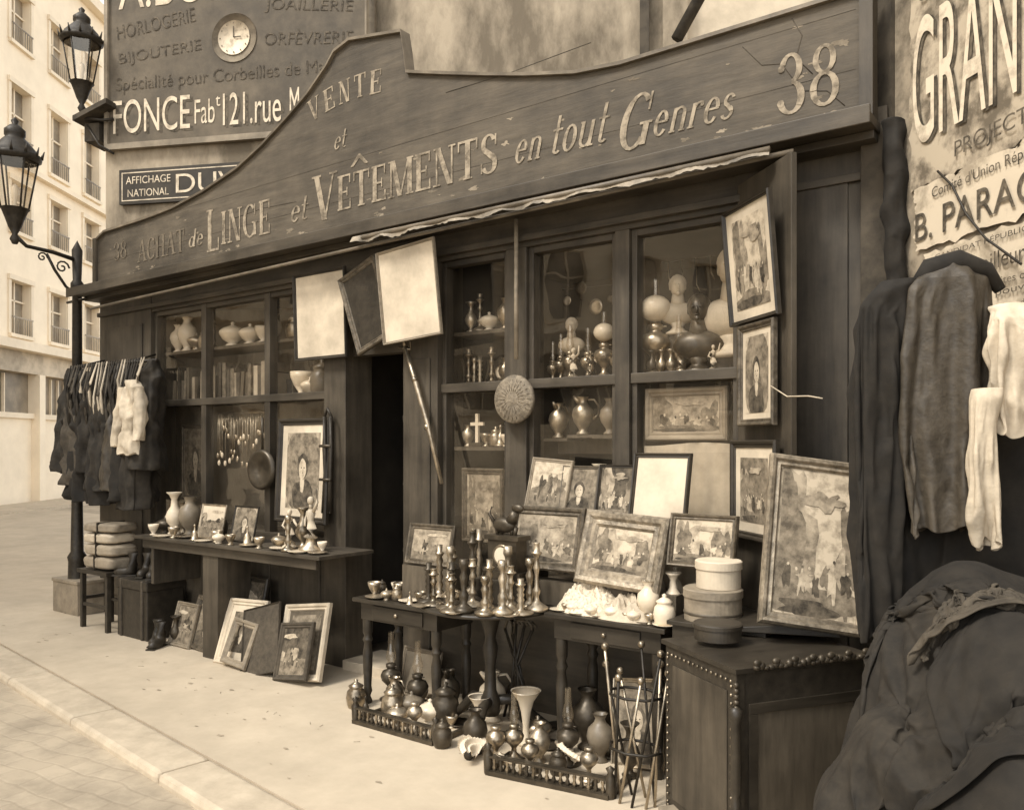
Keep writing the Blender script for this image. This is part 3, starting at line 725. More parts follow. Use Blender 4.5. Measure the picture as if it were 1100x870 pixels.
P_C3 = [(0, 0), (.07, 0), (.07, .01), (.03, .02), (.014, .035), (.022, .06), (.014, .08), (.022, .1), (.014, .12), (.022, .14), (.014, .16), (.022, .18), (.014, .2), (.028, .215), (.028, .22), (.016, .225), (.018, .26), (0, .255)]
P_VASE = [(0, 0), (.05, 0), (.052, .01), (.03, .03), (.035, .05), (.07, .1), (.085, .15), (.075, .2), (.04, .235), (.03, .26), (.045, .29), (.05, .295), (.04, .285), (.02, .25), (0, .2)]
P_VASE2 = [(0, 0), (.04, 0), (.045, .015), (.02, .03), (.018, .05), (.05, .09), (.06, .13), (.045, .17), (.025, .2), (.02, .25), (.035, .28), (.055, .3), (.05, .298), (.02, .27), (0, .2)]
P_JAR = [(0, 0), (.06, 0), (.07, .02), (.08, .08), (.07, .13), (.05, .15), (.055, .16), (.06, .17), (.03, .19), (.012, .2), (.018, .215), (0, .225)]
P_LAMP = [(0, 0), (.07, 0), (.075, .012), (.05, .025), (.02, .05), (.016, .08), (.03, .1), (.06, .13), (.068, .16), (.055, .19), (.03, .2), (.025, .21), (.034, .215), (.034, .235), (.022, .24), (0, .24)]
P_CHIM = [(.022, .238), (.024, .25), (.034, .28), (.03, .31), (.02, .35), (.018, .44)]
P_CUP = [(0, 0), (.03, 0), (.03, .006), (.012, .015), (.03, .04), (.042, .07), (.044, .09), (.04, .088), (.026, .045), (0, .03)]
P_PLATE = [(0, 0), (.05, 0), (.055, .006), (.1, .018), (.102, .021), (.06, .012), (0, .01)]
P_BOTTLE = [(0, 0), (.035, 0), (.037, .01), (.037, .14), (.03, .165), (.013, .19), (.012, .24), (.016, .245), (0, .25)]
P_BELL = [(0, 0), (.05, 0), (.05, .01), (.035, .015), (.03, .06), (.02, .09), (.008, .1), (.008, .14), (.014, .15), (0, .16)]
P_TUREEN = [(0, 0), (.05, 0), (.05, .012), (.03, .025), (.07, .05), (.095, .09), (.098, .11), (.07, .135), (.03, .15), (.01, .16), (.018, .175), (0, .185)]
P_HORN = [(0, 0), (.05, 0), (.045, .02), (.02, .05), (.02, .12), (.03, .2), (.05, .27), (.09, .33), (.095, .335), (.045, .28), (.02, .2), (0, .15)]
def turned(name, prof, loc, mat, k=1, kz=None, seg=20, extra=None):
    b = MB(); b.lathe(prof, (0, 0, 0), mat, seg, k, kz)
    if extra: extra(b)
    return b.obj(name, None, loc, (0, 0, R.random()*6))
def oil_lamp(loc, mat='brass', k=1, globe=False):
    b = MB(); b.lathe(P_LAMP, (0, 0, 0), mat, 20, k)
    b.lathe(P_CHIM, (0, 0, 0), 'lampglass', 16, k)
    if globe: b.ball((0, 0, .31*k), .07*k, 'porcelain', (1, 1, .85))
    b.tube([(.03*k, 0, .225*k), (.055*k, 0, .225*k)], .004*k, mat, 6)
    b.obj('oil_lamp', None, loc)
def jug(loc, mat, k=1, rz=0, name='jug'):
    b = MB(); b.lathe(P_VASE, (0, 0, 0), mat, 20, k)
    b.tube([(.04*k, 0, .27*k), (.09*k, 0, .27*k), (.125*k, 0, .22*k), (.12*k, 0, .15*k), (.08*k, 0, .12*k)], .008*k, mat, 8)
    b.tube([(-.03*k, 0, .25*k), (-.06*k, 0, .285*k), (-.075*k, 0, .3*k)], [.02*k, .015*k, .008*k], mat, 8)
    b.obj(name, None, loc, (0, 0, rz))
def bust(loc, mat, k=1, rz=0):
    b = MB()
    b.lathe([(0, 0), (.075, 0), (.078, .015), (.05, .03), (.035, .05), (.05, .075), (.04, .08)], (0, 0, 0), mat, 20, k)
    b.ball((0, 0, .14*k), .1*k, mat, (1.25, .65, .75))
    b.tube([(0, 0, .18*k), (0, -.005*k, .27*k)], [.05*k, .035*k], mat, 12)
    b.ball((0, -.01*k, .315*k), .06*k, mat, (.82, .98, 1.15))
    b.ball((0, .012*k, .335*k), .065*k, mat, (.9, .95, .95), fn=lambda p: 1+.06*noise.noise(p*6))
    b.ball((0, -.07*k, .305*k), .013*k, mat, (.7, 1, 1.5), 8, 6)
    for s_ in (-1, 1):
        b.ball((s_*.018*k, -.064*k, .322*k), .008*k, mat, seg=8, rings=6); b.ball((s_*.05*k, 0, .31*k), .014*k, mat, (.4, 1, 1.3), 8, 6)
    b.ball((0, -.062*k, .283*k), .012*k, mat, (1.2, .6, .4), 8, 6); b.ball((0, -.055*k, .265*k), .016*k, mat, seg=8, rings=6)
    b.obj('portrait_bust', None, loc, (0, 0, rz))
def figurine(loc, mat, k=1, rz=0, arm=1):
    b = MB(); b.lathe([(0, 0), (.05, 0), (.05, .015), (.035, .025), (.035, .035)], (0, 0, 0), mat, 14, k)
    b.tube([(0, 0, .035*k), (.005*k, 0, .09*k), (-.004*k, 0, .13*k), (0, 0, .155*k), (0, 0, .19*k), (0, 0, .205*k)], [.04*k, .03*k, .024*k, .018*k, .03*k, .012*k], mat, 12)
    b.tube([(0, 0, .2*k), (0, 0, .22*k)], .009*k, mat, 8); b.ball((0, -.003*k, .235*k), .017*k, mat, (.9, 1, 1.2), 12, 8); b.ball((0, .006*k, .243*k), .017*k, mat, seg=10, rings=6)
    b.tube([(.026*k, 0, .19*k), (.05*k, -.01*k, (.16+.05*arm)*k), (.06*k, -.02*k, (.15+.12*arm)*k)], [.01*k, .008*k, .006*k], mat, 7)
    b.tube([(-.026*k, 0, .19*k), (-.045*k, -.01*k, .15*k), (-.02*k, -.03*k, .135*k)], [.01*k, .008*k, .006*k], mat, 7)
    b.obj('statuette', None, loc, (0, 0, rz))
def top_hat(loc, k=1):
    b = MB(); b.lathe([(0, .16), (.08, .16), (.084, .155), (.078, .08), (.08, .01), (.10, .0), (.125, .006), (.128, .012), (.10, .006)], (0, 0, 0), 'clothblack', 24, k); b.obj('top_hat', None, loc)
def small_clock(loc, k=1, rz=0):
    b = MB(); b.box(-.08*k, .08*k, -.04*k, .04*k, 0, .02*k, 'darkwood'); b.box(-.06*k, .06*k, -.03*k, .03*k, .02*k, .15*k, 'darkwood'); b.prism([(-.07*k, .15*k), (.07*k, .15*k), (0, .2*k)], -.035*k, .03*k, 'darkwood')
    b.M = Matrix.Translation((0, -.031*k, .09*k)) @ Matrix.Rotation(rad(90), 4, 'X'); b.lathe([(0, .004), (.04, .004), (.045, .008), (.048, 0)], (0, 0, 0), 'brass', 20, k); b.lathe([(0, .006), (.037, .006)], (0, 0, 0), 'porcelain', 20, k); b.M = Matrix()
    b.obj('small_clock', None, loc, (0, 0, rz))

P_LEG = [(.024, 0), (.03, .02), (.018, .06), (.03, .10), (.024, .14), (.03, .3), (.032, .42), (.022, .5), (.034, .53), (.022, .56), (.032, .59), (.032, .7)]
def rect_table(x0, x1, y0, y1, h, mat='darkwood', name='wooden_table'):
    b = MB(); cx, cy = (x0+x1)/2, (y0+y1)/2; X0, X1, Y0, Y1 = x0-cx, x1-cx, y0-cy, y1-cy
    b.box(X0, X1, Y0, Y1, h-.025, h, mat); b.box(X0+.04, X1-.04, Y0+.04, Y1-.04, h-.14, h-.0252, mat)
    b.box(X0+.15, X1-.15, Y0+.03, Y0+.039, h-.125, h-.04, mat); b.ball(((X0+X1)/2, Y0+.025, h-.08), .014, 'brass')
    for x in (X0+.07, X1-.07):
        for y in (Y0+.07, Y1-.07): b.lathe(P_LEG, (x, y, 0), mat, 14, 1, (h-.14)/.7)
    b.obj(name, None, (cx, cy, 0), bevel=.003)
rect_table(-4.03, -3.3, -.62, -.2, .68)
rect_table(-2.54, -1.83, -.62, -.16, .76)
b = MB()
b.lathe([(0, .735), (.38, .735), (.40, .742), (.40, .755), (.385, .76), (0, .76)], (0, 0, 0), 'darkwood', 48)
b.lathe([(.0, .12), (.05, .12), (.06, .2), (.035, .26), (.03, .4), (.045, .5), (.03, .56), (.05, .64), (.08, .72), (.1, .735)], (0, 0, 0), 'darkwood', 18)
for k in range(3):
    a = k*2.094-1.2; c_, s_ = math.cos(a), math.sin(a)
    b.tube([(c_*.03, s_*.03, .2), (c_*.14, s_*.14, .2), (c_*.25, s_*.25, .1), (c_*.34, s_*.34, .03), (c_*.4, s_*.4, .025)], [.03, .03, .026, .022, .026], 'darkwood', 10)
b.obj('round_pedestal_table', None, (-2.95, -.56, 0))
b = MB(); b.box(-6.78, -4.42, -.56, -.052, .875, .9, 'shopwood_h'); b.box(-6.7, -4.5, -.52, -.5, .8, .874, 'shopwood_h')
b.box(-5.86, -5.66, -.5, -.2, 0, .874, 'shopwood'); b.box(-6.6, -6.56, -.5, -.07, .5, .874, 'shopwood')
b.obj('display_counter', bevel=.003)

# doorway contents
b = MB(); b.box(-4.66, -4.3, .55, .95, .06, .9, 'midwood'); b.box(-4.68, -4.28, .53, .97, .9, .93, 'lightwood'); b.box(-4.66, -4.3, .9, .95, .93, 2.2, 'midwood')
for z in (1.3, 1.65, 2.0): b.box(-4.66, -4.3, .7, .95, z, z+.025, 'lightwood')
b.obj('shelf_unit')
for i in range(9): turned('vase', [P_VASE, P_JAR, P_BOTTLE, P_TUREEN][i % 4], (-4.58+.11*(i % 3), .78, [.931, 1.326, 1.676][i//3]), ['pewter', 'porcelain', 'brass', 'earthen'][i % 4], .75)
b = MB(); cloth(b, [(2.28, -4.22, .14, .05, .02), (1.9, -4.2, .14, .07, .04), (1.2, -4.19, .15, .08, .05), (.8, -4.19, .15, .085, .06)], 'clothgrey', 4, .5, 7, 60, 50, wr=.02); b.obj('hanging_coat')
frame('picture_frame', .32, .4, (-4.42, .5, .07), .03, .03, 'lightwood', 'engraving', lean=rad(-10), seed=81)

frame('picture_frame', .58, .66, (-4.90, -.12, 2.30), .025, .03, 'darkwood', 'paper', fig=False, lean=rad(2))
frame('picture_frame', .40, .60, (-4.24, -.18, 2.36), .045, .03, 'giltdark', 'leather', fig=False, roll=rad(-21))
frame('picture_frame', .53, .63, (-3.85, -.24, 2.355), .018, .025, 'lightwood', 'paper', fig=False, roll=rad(-4), lean=rad(3))
b = MB()
b.tube([(0, 0, 0), (.10, 0, -.26), (.20, 0, -.52), (.33, 0, -.93)], [.018, .019, .017, .012], 'pewter', 8)
b.tube([(0, 0, 0), (-.03, 0, .08), (-.035, 0, .13)], [.014, .013, .02], 'brass', 8)
b.tube([(-.06, 0, .0), (.05, 0, -.02)], .008, 'brass', 8); b.tube([(.05, 0, -.02), (.04, 0, .06), (-.01, 0, .12)], .005, 'brass', 6)
for t in (.25, .6): b.tube([(.33*t-.0, -.0, -.93*t+.02), (.33*t+.008, 0, -.93*t-.01)], .022, 'brass', 8)
b.obj('sword', None, (-4.02, -.14, 2.33))
b = MB(); b.tube([(0, 0, .13), (0, 0, 1.0)], .014, 'lightwood')
b.M = Matrix.Rotation(rad(90), 4, 'X')
b.lathe([(0, .05), (.03, .052), (.04, .046), (.07, .05), (.08, .044), (.11, .046), (.12, .038), (.145, .036), (.152, .02), (.145, 0), (0, 0)], (0, -.12, .0), 'straw', 36)
b.M = Matrix()
for k in range(24):
    a = k*math.pi/12; b.tube([(.05*math.cos(a), -.052, -.12+.05*math.sin(a)), (.13*math.cos(a), -.042, -.12+.13*math.sin(a))], .002, 'card', 5)
b.obj('bed_warmer', None, (-3.09, -.12, 2.06))
SA = math.atan2(-.655, .756)
e = empty('window_shutter', (-1.66, -.09, 0), SA)
b = MB(); b.box(-.02, .50, .0, .03, .6, 3.02, 'shopwood'); b.obj('leaf', e, bevel=.003)
def shp(t0, t1, z0, z1, fm, pic, **k):
    c = ((t0+t1)/2); off = .03
    frame('picture_frame', t1-t0, z1-z0, (-1.66+.756*c-.655*off, -.09-.655*c-.756*off, z0), fm=fm, pic=pic, rz=SA, **k)
shp(0, .47, 2.27, 2.86, 'darkwood', 'engravinglight', bor=.022, matw=.05, lean=rad(5), seed=3, kind='group')
shp(.08, .43, 1.75, 2.26, 'giltdark', 'engravinglight', bor=.035, matw=.03, seed=5, kind='port')
shp(0, .45, 1.18, 1.68, 'darkwood', 'paintingmid', bor=.04, matw=.05, seed=9, kind='group')

L15 = rad(-12)
b = MB(); b.box(-2.95, -1.72, -.33, -.09, 1.21, 1.235, 'midwood'); b.box(-2.9, -2.87, -.3, -.09, .82, 1.209, 'midwood'); b.box(-1.8, -1.77, -.3, -.09, .82, 1.209, 'midwood'); b.obj('display_shelf')
frame('picture_frame', .29, .34, (-2.77, -.28, 1.24), .02, .02, 'lightwood', 'engravinglight', lean=L15, roll=rad(4), kind='land')
frame('picture_frame', .25, .30, (-2.55, -.27, 1.24), .018, .02, 'midwood', 'paintingmid', lean=L15, seed=2, kind='port')
frame('picture_frame', .24, .31, (-2.31, -.27, 1.24), .016, .02, 'darkwood', 'painting', lean=L15, seed=4, kind='group')
frame('picture_frame', .34, .38, (-2.03, -.30, 1.237), .025, .025, 'darkwood', 'paper', lean=L15, fig=False)
frame('picture_frame', .38, .26, (-3.55, -.42, .90), .035, .03, 'giltdark', 'engraving', lean=L15, seed=6, kind='land')
frame('picture_frame', .5, .36, (-2.68, -.43, .95), .05, .03, 'giltdark', 'engraving', lean=L15, seed=7, kind='group')
frame('picture_frame', .50, .40, (-2.18, -.47, .90), .085, .05, 'gilt', 'engravinglight', lean=rad(-16), roll=rad(3), seed=8, kind='group')
frame('picture_frame', .36, .27, (-1.73, -.42, 1.04), .03, .03, 'giltdark', 'engravinglight', lean=L15, seed=10, kind='group')
frame('picture_frame', .50, .30, (-2.03, .06, 1.68), .05, .03, 'lightwood', 'engraving', fig=True, seed=12, kind='group')
frame('picture_frame', .36, .5, (-3.52, .10, 1.0), .04, .03, 'giltdark', 'engraving', fig=True, seed=13, kind='group')
b = MB(); vs = []; fs = []
for i in range(81):
    x = -2.29+.56*i/80
    for z in (.83, 1.66+.01*math.sin(x*9)): vs.append((x, .045+.006*math.sin(x*60), z))
for i in range(80): fs.append((2*i, 2*i+2, 2*i+3, 2*i+1))
b.add(vs, fs, 'paper', True); b.obj('window_curtain')
b = MB(); b.box(-3.75, -3.35, -.45, -.2, .682, .895, 'midwood'); b.box(-2.95, -1.85, -.45, -.33, .765, .895, 'midwood'); b.obj('wooden_crate')
b = MB()
b.box(-.13, .13, -.06, .06, 0, .04, 'bronze'); b.box(-.10, .10, -.05, .05, .04, .22, 'bronze'); b.box(-.12, .12, -.06, .06, .22, .245, 'bronze')
b.M = Matrix.Translation((0, -.051, .135)) @ Matrix.Rotation(rad(90), 4, 'X'); b.lathe([(0, .006), (.05, .006), (.058, .012), (.062, 0)], (0, 0, 0), 'brass', 24); b.lathe([(0, .008), (.046, .008)], (0, 0, 0), 'porcelain', 24); b.M = Matrix()
b.ball((-.02, 0, .30), .06, 'bronze', (1.3, .6, .75)); b.tube([(.03, 0, .32), (.06, 0, .38)], [.035, .025], 'bronze', 10); b.ball((.075, 0, .40), .028, 'bronze', (1.5, .8, .9))
for dx in (-.07, -.04, .03, .055): b.tube([(dx, .01, .29), (dx, 0, .245)], [.016, .01], 'bronze', 8)
b.tube([(-.09, 0, .31), (-.13, 0, .36), (-.11, 0, .4)], [.012, .01, .006], 'bronze', 8)
b.obj('mantel_clock', None, (-2.86, -.52, .90))
b = MB(); b.box(-.17, .17, -.09, .09, 0, .138, 'darkwood'); b.obj('wooden_box', None, (-2.86, -.52, .761), bevel=.004)
pos = [(-3.28, -.50, .26), (-3.20, -.62, .30), (-3.10, -.72, .25), (-3.22, -.38, .38), (-3.08, -.55, .34), (-3.02, -.84, .22), (-2.95, -.72, .26), (-2.88, -.88, .28), (-2.80, -.76, .30),
       (-2.70, -.70, .24), (-2.66, -.58, .27), (-3.12, -.45, .43), (-3.0, -.66, .40), (-2.75, -.86, .2), (-2.62, -.72, .2), (-3.15, -.82, .2), (-2.78, -.62, .33), (-3.24, -.76, .24), (-2.95, -.9, .2), (-2.68, -.80, .28), (-3.30, -.60, .33), (-2.60, -.60, .36)]
for i, (x, y, h) in enumerate(pos):
    p = [P_C1, P_C2, P_C3][i % 3]
    turned('candlestick', p, (x, y, .76), ['brass', 'pewter', 'bronze', 'brass', 'pewter'][i % 5], 1.0, h/.28)
for i, (x, y) in enumerate([(-3.3, -.68), (-2.9, -.94), (-2.62, -.82), (-3.17, -.9)]): turned('saucer', P_PLATE, (x, y, .76), 'pewter', .55)
for i, (x, y, p, m, k) in enumerate([(-3.95, -.5, P_CUP, 'pewter', 1), (-3.87, -.55, P_PLATE, 'pewter', .8), (-3.8, -.42, P_CUP, 'brass', 1), (-3.72, -.53, P_JAR, 'brass', .45), (-3.62, -.52, P_PLATE, 'porcelain', .7), (-3.5, -.55, P_CUP, 'brass', .9), (-3.42, -.5, P_CUP, 'bronze', 1), (-3.9, -.35, P_CUP, 'porcelain', .8), (-3.98, -.4, P_JAR, 'bronze', .4), (-3.68, -.4, P_BELL, 'brass', .6), (-3.78, -.56, P_TUREEN, 'pewter', .4), (-3.56, -.58, P_BELL, 'pewter', .5), (-3.37, -.57, P_PLATE, 'pewter', .5)]):
    turned('small_dish', p, (x, y, .681), m, k)
def heap(loc, rx, ry, h, mat, seed=0, amp=.3, fr=9, n=60, pw=1.0):
    b = MB(); vs = []; fs = []; rings = n//2
    for j in range(rings+1):
        t = j/rings
        for i in range(n):
            a = 2*math.pi*i/n
            wob = 1+.18*noise.noise(Vector((math.cos(a)*1.5, math.sin(a)*1.5, seed)))
            x, y = rx*t*wob*math.cos(a), ry*t*wob*math.sin(a)
            p = Vector((x*fr, y*fr, seed*3.1)); q = p+Vector((noise.noise(p*.5), noise.noise(p*.5+Vector((5, 0, 0))), 0))*1.5
            rdg = 1-2*abs(noise.noise(q)); rdg2 = 1-2*abs(noise.noise(q*2.3))
            z = h*(1-t**2)**pw*(1+amp*(rdg-.5)+amp*.35*(rdg2-.5))
            vs.append((x, y, max(z, 0)))
    for j in range(rings):
        for i in range(n):
            i2 = (i+1) % n; fs.append((j*n+i, (j+1)*n+i, (j+1)*n+i2, j*n+i2))
    b.add(vs, fs, mat, True)
    return b.obj('lace_cloth', None, loc)
heap((-2.34, -.42, .762), .22, .17, .15, 'lace', 1, .5, 14, 90)
heap((-2.1, -.47, .762), .2, .14, .10, 'linen', 2, .5, 16, 90)
for i in range(16):
    x = -2.49+.042*i; turned('small_dish', [P_PLATE, P_CUP, P_TUREEN][i % 3], (x, -.57+.04*R.random(), .762), ['porcelain', 'pewter', 'porcelain'][i % 3], [.5, .45, .3][i % 3]+.15*R.random())
for i, (x, y, p, m, k) in enumerate([(-1.98, -.5, P_VASE, 'porcelain', .7), (-1.9, -.38, P_VASE2, 'porcelain', .8), (-1.87, -.54, P_JAR, 'porcelain', .7), (-2.05, -.3, P_VASE, 'earthen', .8), (-1.95, -.25, P_BOTTLE, 'porcelain', 1)]):
    turned('vase', p, (x, y, .762), m, k)
b = MB(); b.box(-.22, .22, -.26, .26, 0, .80, 'darkwood'); b.box(-.24, .24, -.28, .28, .801, .822, 'darkwood'); b.box(-.17, .17, -.266, -.261, .1, .7, 'midwood'); b.obj('cabinet', None, (-1.55, -.40, 0), bevel=.005)
def drum(r_, h, lid): return [(0, 0), (r_, 0), (r_, h-lid), (r_+.006, h-lid), (r_+.006, h-.005), (r_, h), (0, h)]
b = MB(); b.lathe(drum(.135, .15, .04), (0, 0, 0), 'lightwood', 40, smooth=False); b.lathe([(.137, .03), (.139, .032), (.139, .04), (.137, .042)], (0, 0, 0), 'midwood', 40); b.obj('round_box', None, (-1.62, -.53, .823))
b = MB(); b.lathe(drum(.105, .13, .04), (0, 0, 0), 'paper', 40, smooth=False); b.obj('hat_box', None, (-1.60, -.51, .975))
b = MB(); b.lathe(drum(.10, .07, .02), (0, 0, 0), 'darkwood', 40, smooth=False); b.obj('round_box', None, (-1.44, -.90, .822))
TA = math.atan2(.543, .351)
e = empty('carved_chest', (-1.22, -1.24, 0), TA)
b = MB(); b.box(0, .645, 0, .52, .05, .78, 'leather'); b.box(-.015, .66, -.015, .535, .78, .80, 'darkwood'); b.box(-.02, .665, -.02, .54, .001, .05, 'darkwood')
for (x0, x1, z0, z1) in ((.05, .6, .12, .16), (.05, .6, .62, .66), (.05, .09, .161, .619), (.56, .6, .161, .619)): b.box(x0, x1, -.012, -.001, z0, z1, 'darkwood')
b.box(.09, .56, -.004, -.001, .161, .619, 'midwood')
b.box(-.004, -.001, .06, .46, .12, .70, 'shopwood')
b.box(-.008, .03, -.008, .03, .05, .779, 'darkwood'); b.box(.615, .653, -.008, .03, .05, .779, 'darkwood')
b.obj('body', e, bevel=.004)
b = MB()
for k in range(26):
    s_ = math.sin(k*1.9)
    b.ball((.08+k*.022, -.016, .80+.006*s_), .016, 'bronze', (1.1, .8, .8+.3*s_), 8, 6)
    if k % 4 == 0: b.ball((.08+k*.022, -.02, .818), .014, 'bronze', (1.4, .8, 1), 10, 6)
for k in range(7): b.ball((-.012, -.012, .74-k*.022), .012, 'bronze', seg=8, rings=6)
for k in range(15):   # brass nails round the side
    b.ball((-.006, .03+.033*k, .745), .006, 'brass', seg=6, rings=4); b.ball((-.006, .03+.033*k, .085), .006, 'brass', seg=6, rings=4)
for k in range(20): b.ball((-.006, .495, .1+.033*k), .006, 'brass', seg=6, rings=4); b.ball((-.010, .022, .1+.033*k), .006, 'brass', seg=6, rings=4)
b.lathe([(.015, .1), (.02, .3), (.013, .32), (.02, .34), (.018, .6), (.026, .62), (.026, .65), (.012, .66)], (-.02, -.02, 0), 'darkwood', 12)
b.obj('carving', e)
b = MB(); b.prism([(0, .0), (.45, 0), (.45, .05), (.34, .06), (.2, .04), (0, .02)], 0, .30, 'darkwood'); b.obj('chest_lid', None, (-1.44, -.74, .823), (0, 0, rad(20)), bevel=.004)
frame('picture_frame', .46, .76, (-1.11, -.68, .86), .055, .05, 'gilt', 'engravinglight', rz=rad(33), lean=rad(-17), roll=rad(8), seed=21, kind='group')

oil_lamp((-3.88, -.42, 0), 'bronze', 1.0); oil_lamp((-3.57, -.5, 0), 'bronze', 1.0); jug((-3.72, -.55, 0), 'brass', .7); jug((-3.42, -.38, 0), 'bronze', .9, 2)
turned('brass_pot', P_JAR, (-3.63, -.66, 0), 'brass', .9); turned('brass_pot', P_JAR, (-3.30, -.55, 0), 'bronze', 1.1); turned('brass_pot', P_JAR, (-3.95, -.66, 0), 'brass', .8)
turned('urn', P_VASE, (-2.85, -.82, 0), 'bronze', .8); oil_lamp((-2.62, -.78, 0), 'brass', .8); turned('trumpet_vase', P_HORN, (-2.70, -.56, 0), 'porcelain', .9); turned('urn', P_VASE, (-2.40, -.40, 0), 'bronze', 1.1)
turned('urn', P_VASE, (-2.25, -.52, 0), 'earthen', .85); turned('urn', P_VASE2, (-2.02, -.62, 0), 'bronze', .9); jug((-3.1, -.35, 0), 'porcelain', 1.0, 1); turned('urn', P_VASE, (-2.5, -.72, 0), 'pewter', .7)
turned('trumpet_vase', P_HORN, (-2.98, -.62, 0), 'porcelain', .7); oil_lamp((-2.36, -.66, 0), 'bronze', .9)
for (x, y, k) in ((-2.68, -.86, .8), (-2.46, -.86, .7), (-3.05, -.86, .7), (-3.5, -.75, .7), (-3.35, -.76, .7), (-3.8, -.72, .7), (-2.33, -.8, .6), (-2.16, -.78, .7), (-2.08, -.86, .5), (-2.56, -.92, .5)): turned('brass_pot', R.choice([P_JAR, P_TUREEN, P_BELL, P_LAMP]), (x, y, 0), R.choice(['brass', 'bronze', 'pewter']), k)
for i in range(18): turned('small_dish', R.choice([P_CUP, P_PLATE, P_TUREEN, P_BELL]), (-3.9+2.0*R.random(), -.30-.35*R.random(), .0), R.choice(['bronze', 'pewter', 'earthen', 'porcelain']), .8)
def shell(loc, k, rz):
    b = MB(); vs = []; fs = []
    for j in range(25):
        t = j/24
        for i in range(49):
            u = i/48; a = (u-.5)*2.6; rid = math.cos(u*math.pi*26)
            r_ = k*t*(1+.02*rid-.12*abs(u-.5))
            vs.append((r_*math.sin(a), r_*math.cos(a)*.9, k*.45*math.sin(t*2.2)*(1+.04*rid)+.01*math.sin(t*20)))
    for j in range(24):
        for i in range(48): fs.append((j*49+i, (j+1)*49+i, (j+1)*49+i+1, j*49+i+1))
    b.add(vs, fs, 'porcelain', True); b.obj('seashell', None, loc, (rad(25), 0, rz))
shell((-2.76, -.93, .02), .13, 1.6); shell((-2.30, -.70, .02), .15, 2.4); shell((-2.55, -.93, .02), .1, 2.7)
frame('picture_frame', .30, .45, (-2.04, -.50, 0), .025, .02, 'pewter', 'engraving', lean=rad(-18), roll=rad(-8), seed=31)
frame('picture_frame', .34, .30, (-3.82, -.24, 0), .03, .02, 'lightwood', 'paperold', lean=rad(-14), fig=False)
def fender(x0, y0, x1, y1):
    ln = math.hypot(x1-x0, y1-y0); b = MB()
    b.box(0, ln, -.03, .03, 0, .022, 'bronze'); b.box(0, ln, -.02, .02, .085, .095, 'bronze')
    n = int(ln/.035)
    for i in range(n+1): b.lathe([(.008, 0), (.012, .015), (.006, .03), (.011, .045), (.006, .063)], (ln*i/n, 0, .022), 'brass' if i % 2 else 'bronze', 8)
    for x in (0, ln): b.lathe([(.02, 0), (.025, .10), (.012, .12), (.022, .14), (0, .155)], (x, 0, 0), 'bronze', 12)
    b.box(-.012, .012, .03, .25, 0, .03, 'bronze'); b.box(ln-.012, ln+.012, .03, .25, 0, .03, 'bronze')
    b.obj('fireplace_fender', None, (x0, y0, 0), (0, 0, math.atan2(y1-y0, x1-x0)))
fender(-3.74, -.86, -3.10, -.86); fender(-2.62, -1.0, -1.97, -.90)
b = MB()
for i in range(9):
    a = i*.7; x, y = .10*math.cos(a), .07*math.sin(a); tx, ty = .16*math.cos(a+1), .1*math.sin(a+1); h = .62+.08*math.sin(i*2)
    b.tube([(x, y, 0), ((x+tx)/2, (y+ty)/2, h*.5), (tx, ty, h)], .007, 'iron' if i % 2 else 'pewter', 6)
    b.ball((tx, ty, h+.015), .018, 'brass', seg=10, rings=6)
for z in (.25, .5):
    b.tube([(.13*math.cos(a/4*math.pi), .1*math.sin(a/4*math.pi), z) for a in range(9)], .007, 'iron', 6)
b.obj('fire_irons', None, (-1.86, -.86, 0))
b = MB(); b.box(0, .55, 0, .09, 0, .03, 'lightwood'); b.obj('wooden_plank', None, (-1.66, -1.02, .06), (rad(8), rad(12), rad(-55)), bevel=.003)
b = MB()
for i in range(7): b.tube([(-.12+.05*i, .03*math.sin(i*3), 0), (.10-.03*i+.03*math.cos(i*5), .02, .55+.05*math.sin(i))], .009, 'darkwood', 6); b.tube([(.10-.03*i+.03*math.cos(i*5), .02, .55+.05*math.sin(i)), (.13-.03*i, .02, .60), (.16-.03*i, .02, .57)], .009, 'midwood', 6)
b.obj('walking_sticks', None, (-3.02, -.25, 0))

# window goods --------------------------------------------------
Yw = .13
for (x, z, k, g) in ((-2.86, 2.055, .8, False), (-2.62, 2.055, .95, True), (-2.94, 2.055, .7, False), (-2.74, 2.055, .75, False), (-2.26, 2.055, 1.3, True), (-2.12, 2.055, .8, False), (-3.0, 2.055, .6, False), (-2.53, 2.055, .7, False)):
    oil_lamp((x, Yw+.03*R.random(), z), 'brass', k, g)
bust((-1.97, .09, 2.055), 'bronze', 1.15, .3); bust((-1.80, .17, 2.14), 'plasterwhite', 1.6, .2); bust((-2.15, .20, 2.3), 'plasterwhite', .9, .5); bust((-2.90, .22, 2.2), 'plasterwhite', .7, .4)
b = MB(); b.box(-2.22, -2.08, .16, .28, 2.056, 2.299, 'midwood'); b.box(-1.9, -1.73, .1, .25, 2.056, 2.139, 'midwood'); b.box(-2.96, -2.84, .17, .28, 2.056, 2.199, 'midwood'); b.obj('pedestal')
for (x, m) in ((-2.2, 'brass'), (-2.14, 'pewter'), (-2.26, 'bronze')): turned('vase', P_VASE2, (x, .09, 2.055), m, .5)
figurine((-2.07, .08, 2.055), 'pewter', .9, .3); figurine((-2.68, .09, 2.055), 'brass', .7, .9, 0); figurine((-2.81, .1, 2.055), 'plasterwhite', .8, .1); figurine((-1.87, .06, 2.055), 'plasterwhite', .6, .5)
for (x, p, m, k) in ((-3.68, P_C1, 'brass', .9), (-3.58, P_C3, 'pewter', .8), (-3.48, P_C1, 'brass', .9), (-3.36, P_VASE, 'brass', .6), (-3.30, P_C2, 'pewter', .8), (-3.63, P_C2, 'brass', .7)): turned('candlestick', p, (x, Yw, 2.057), m, k)
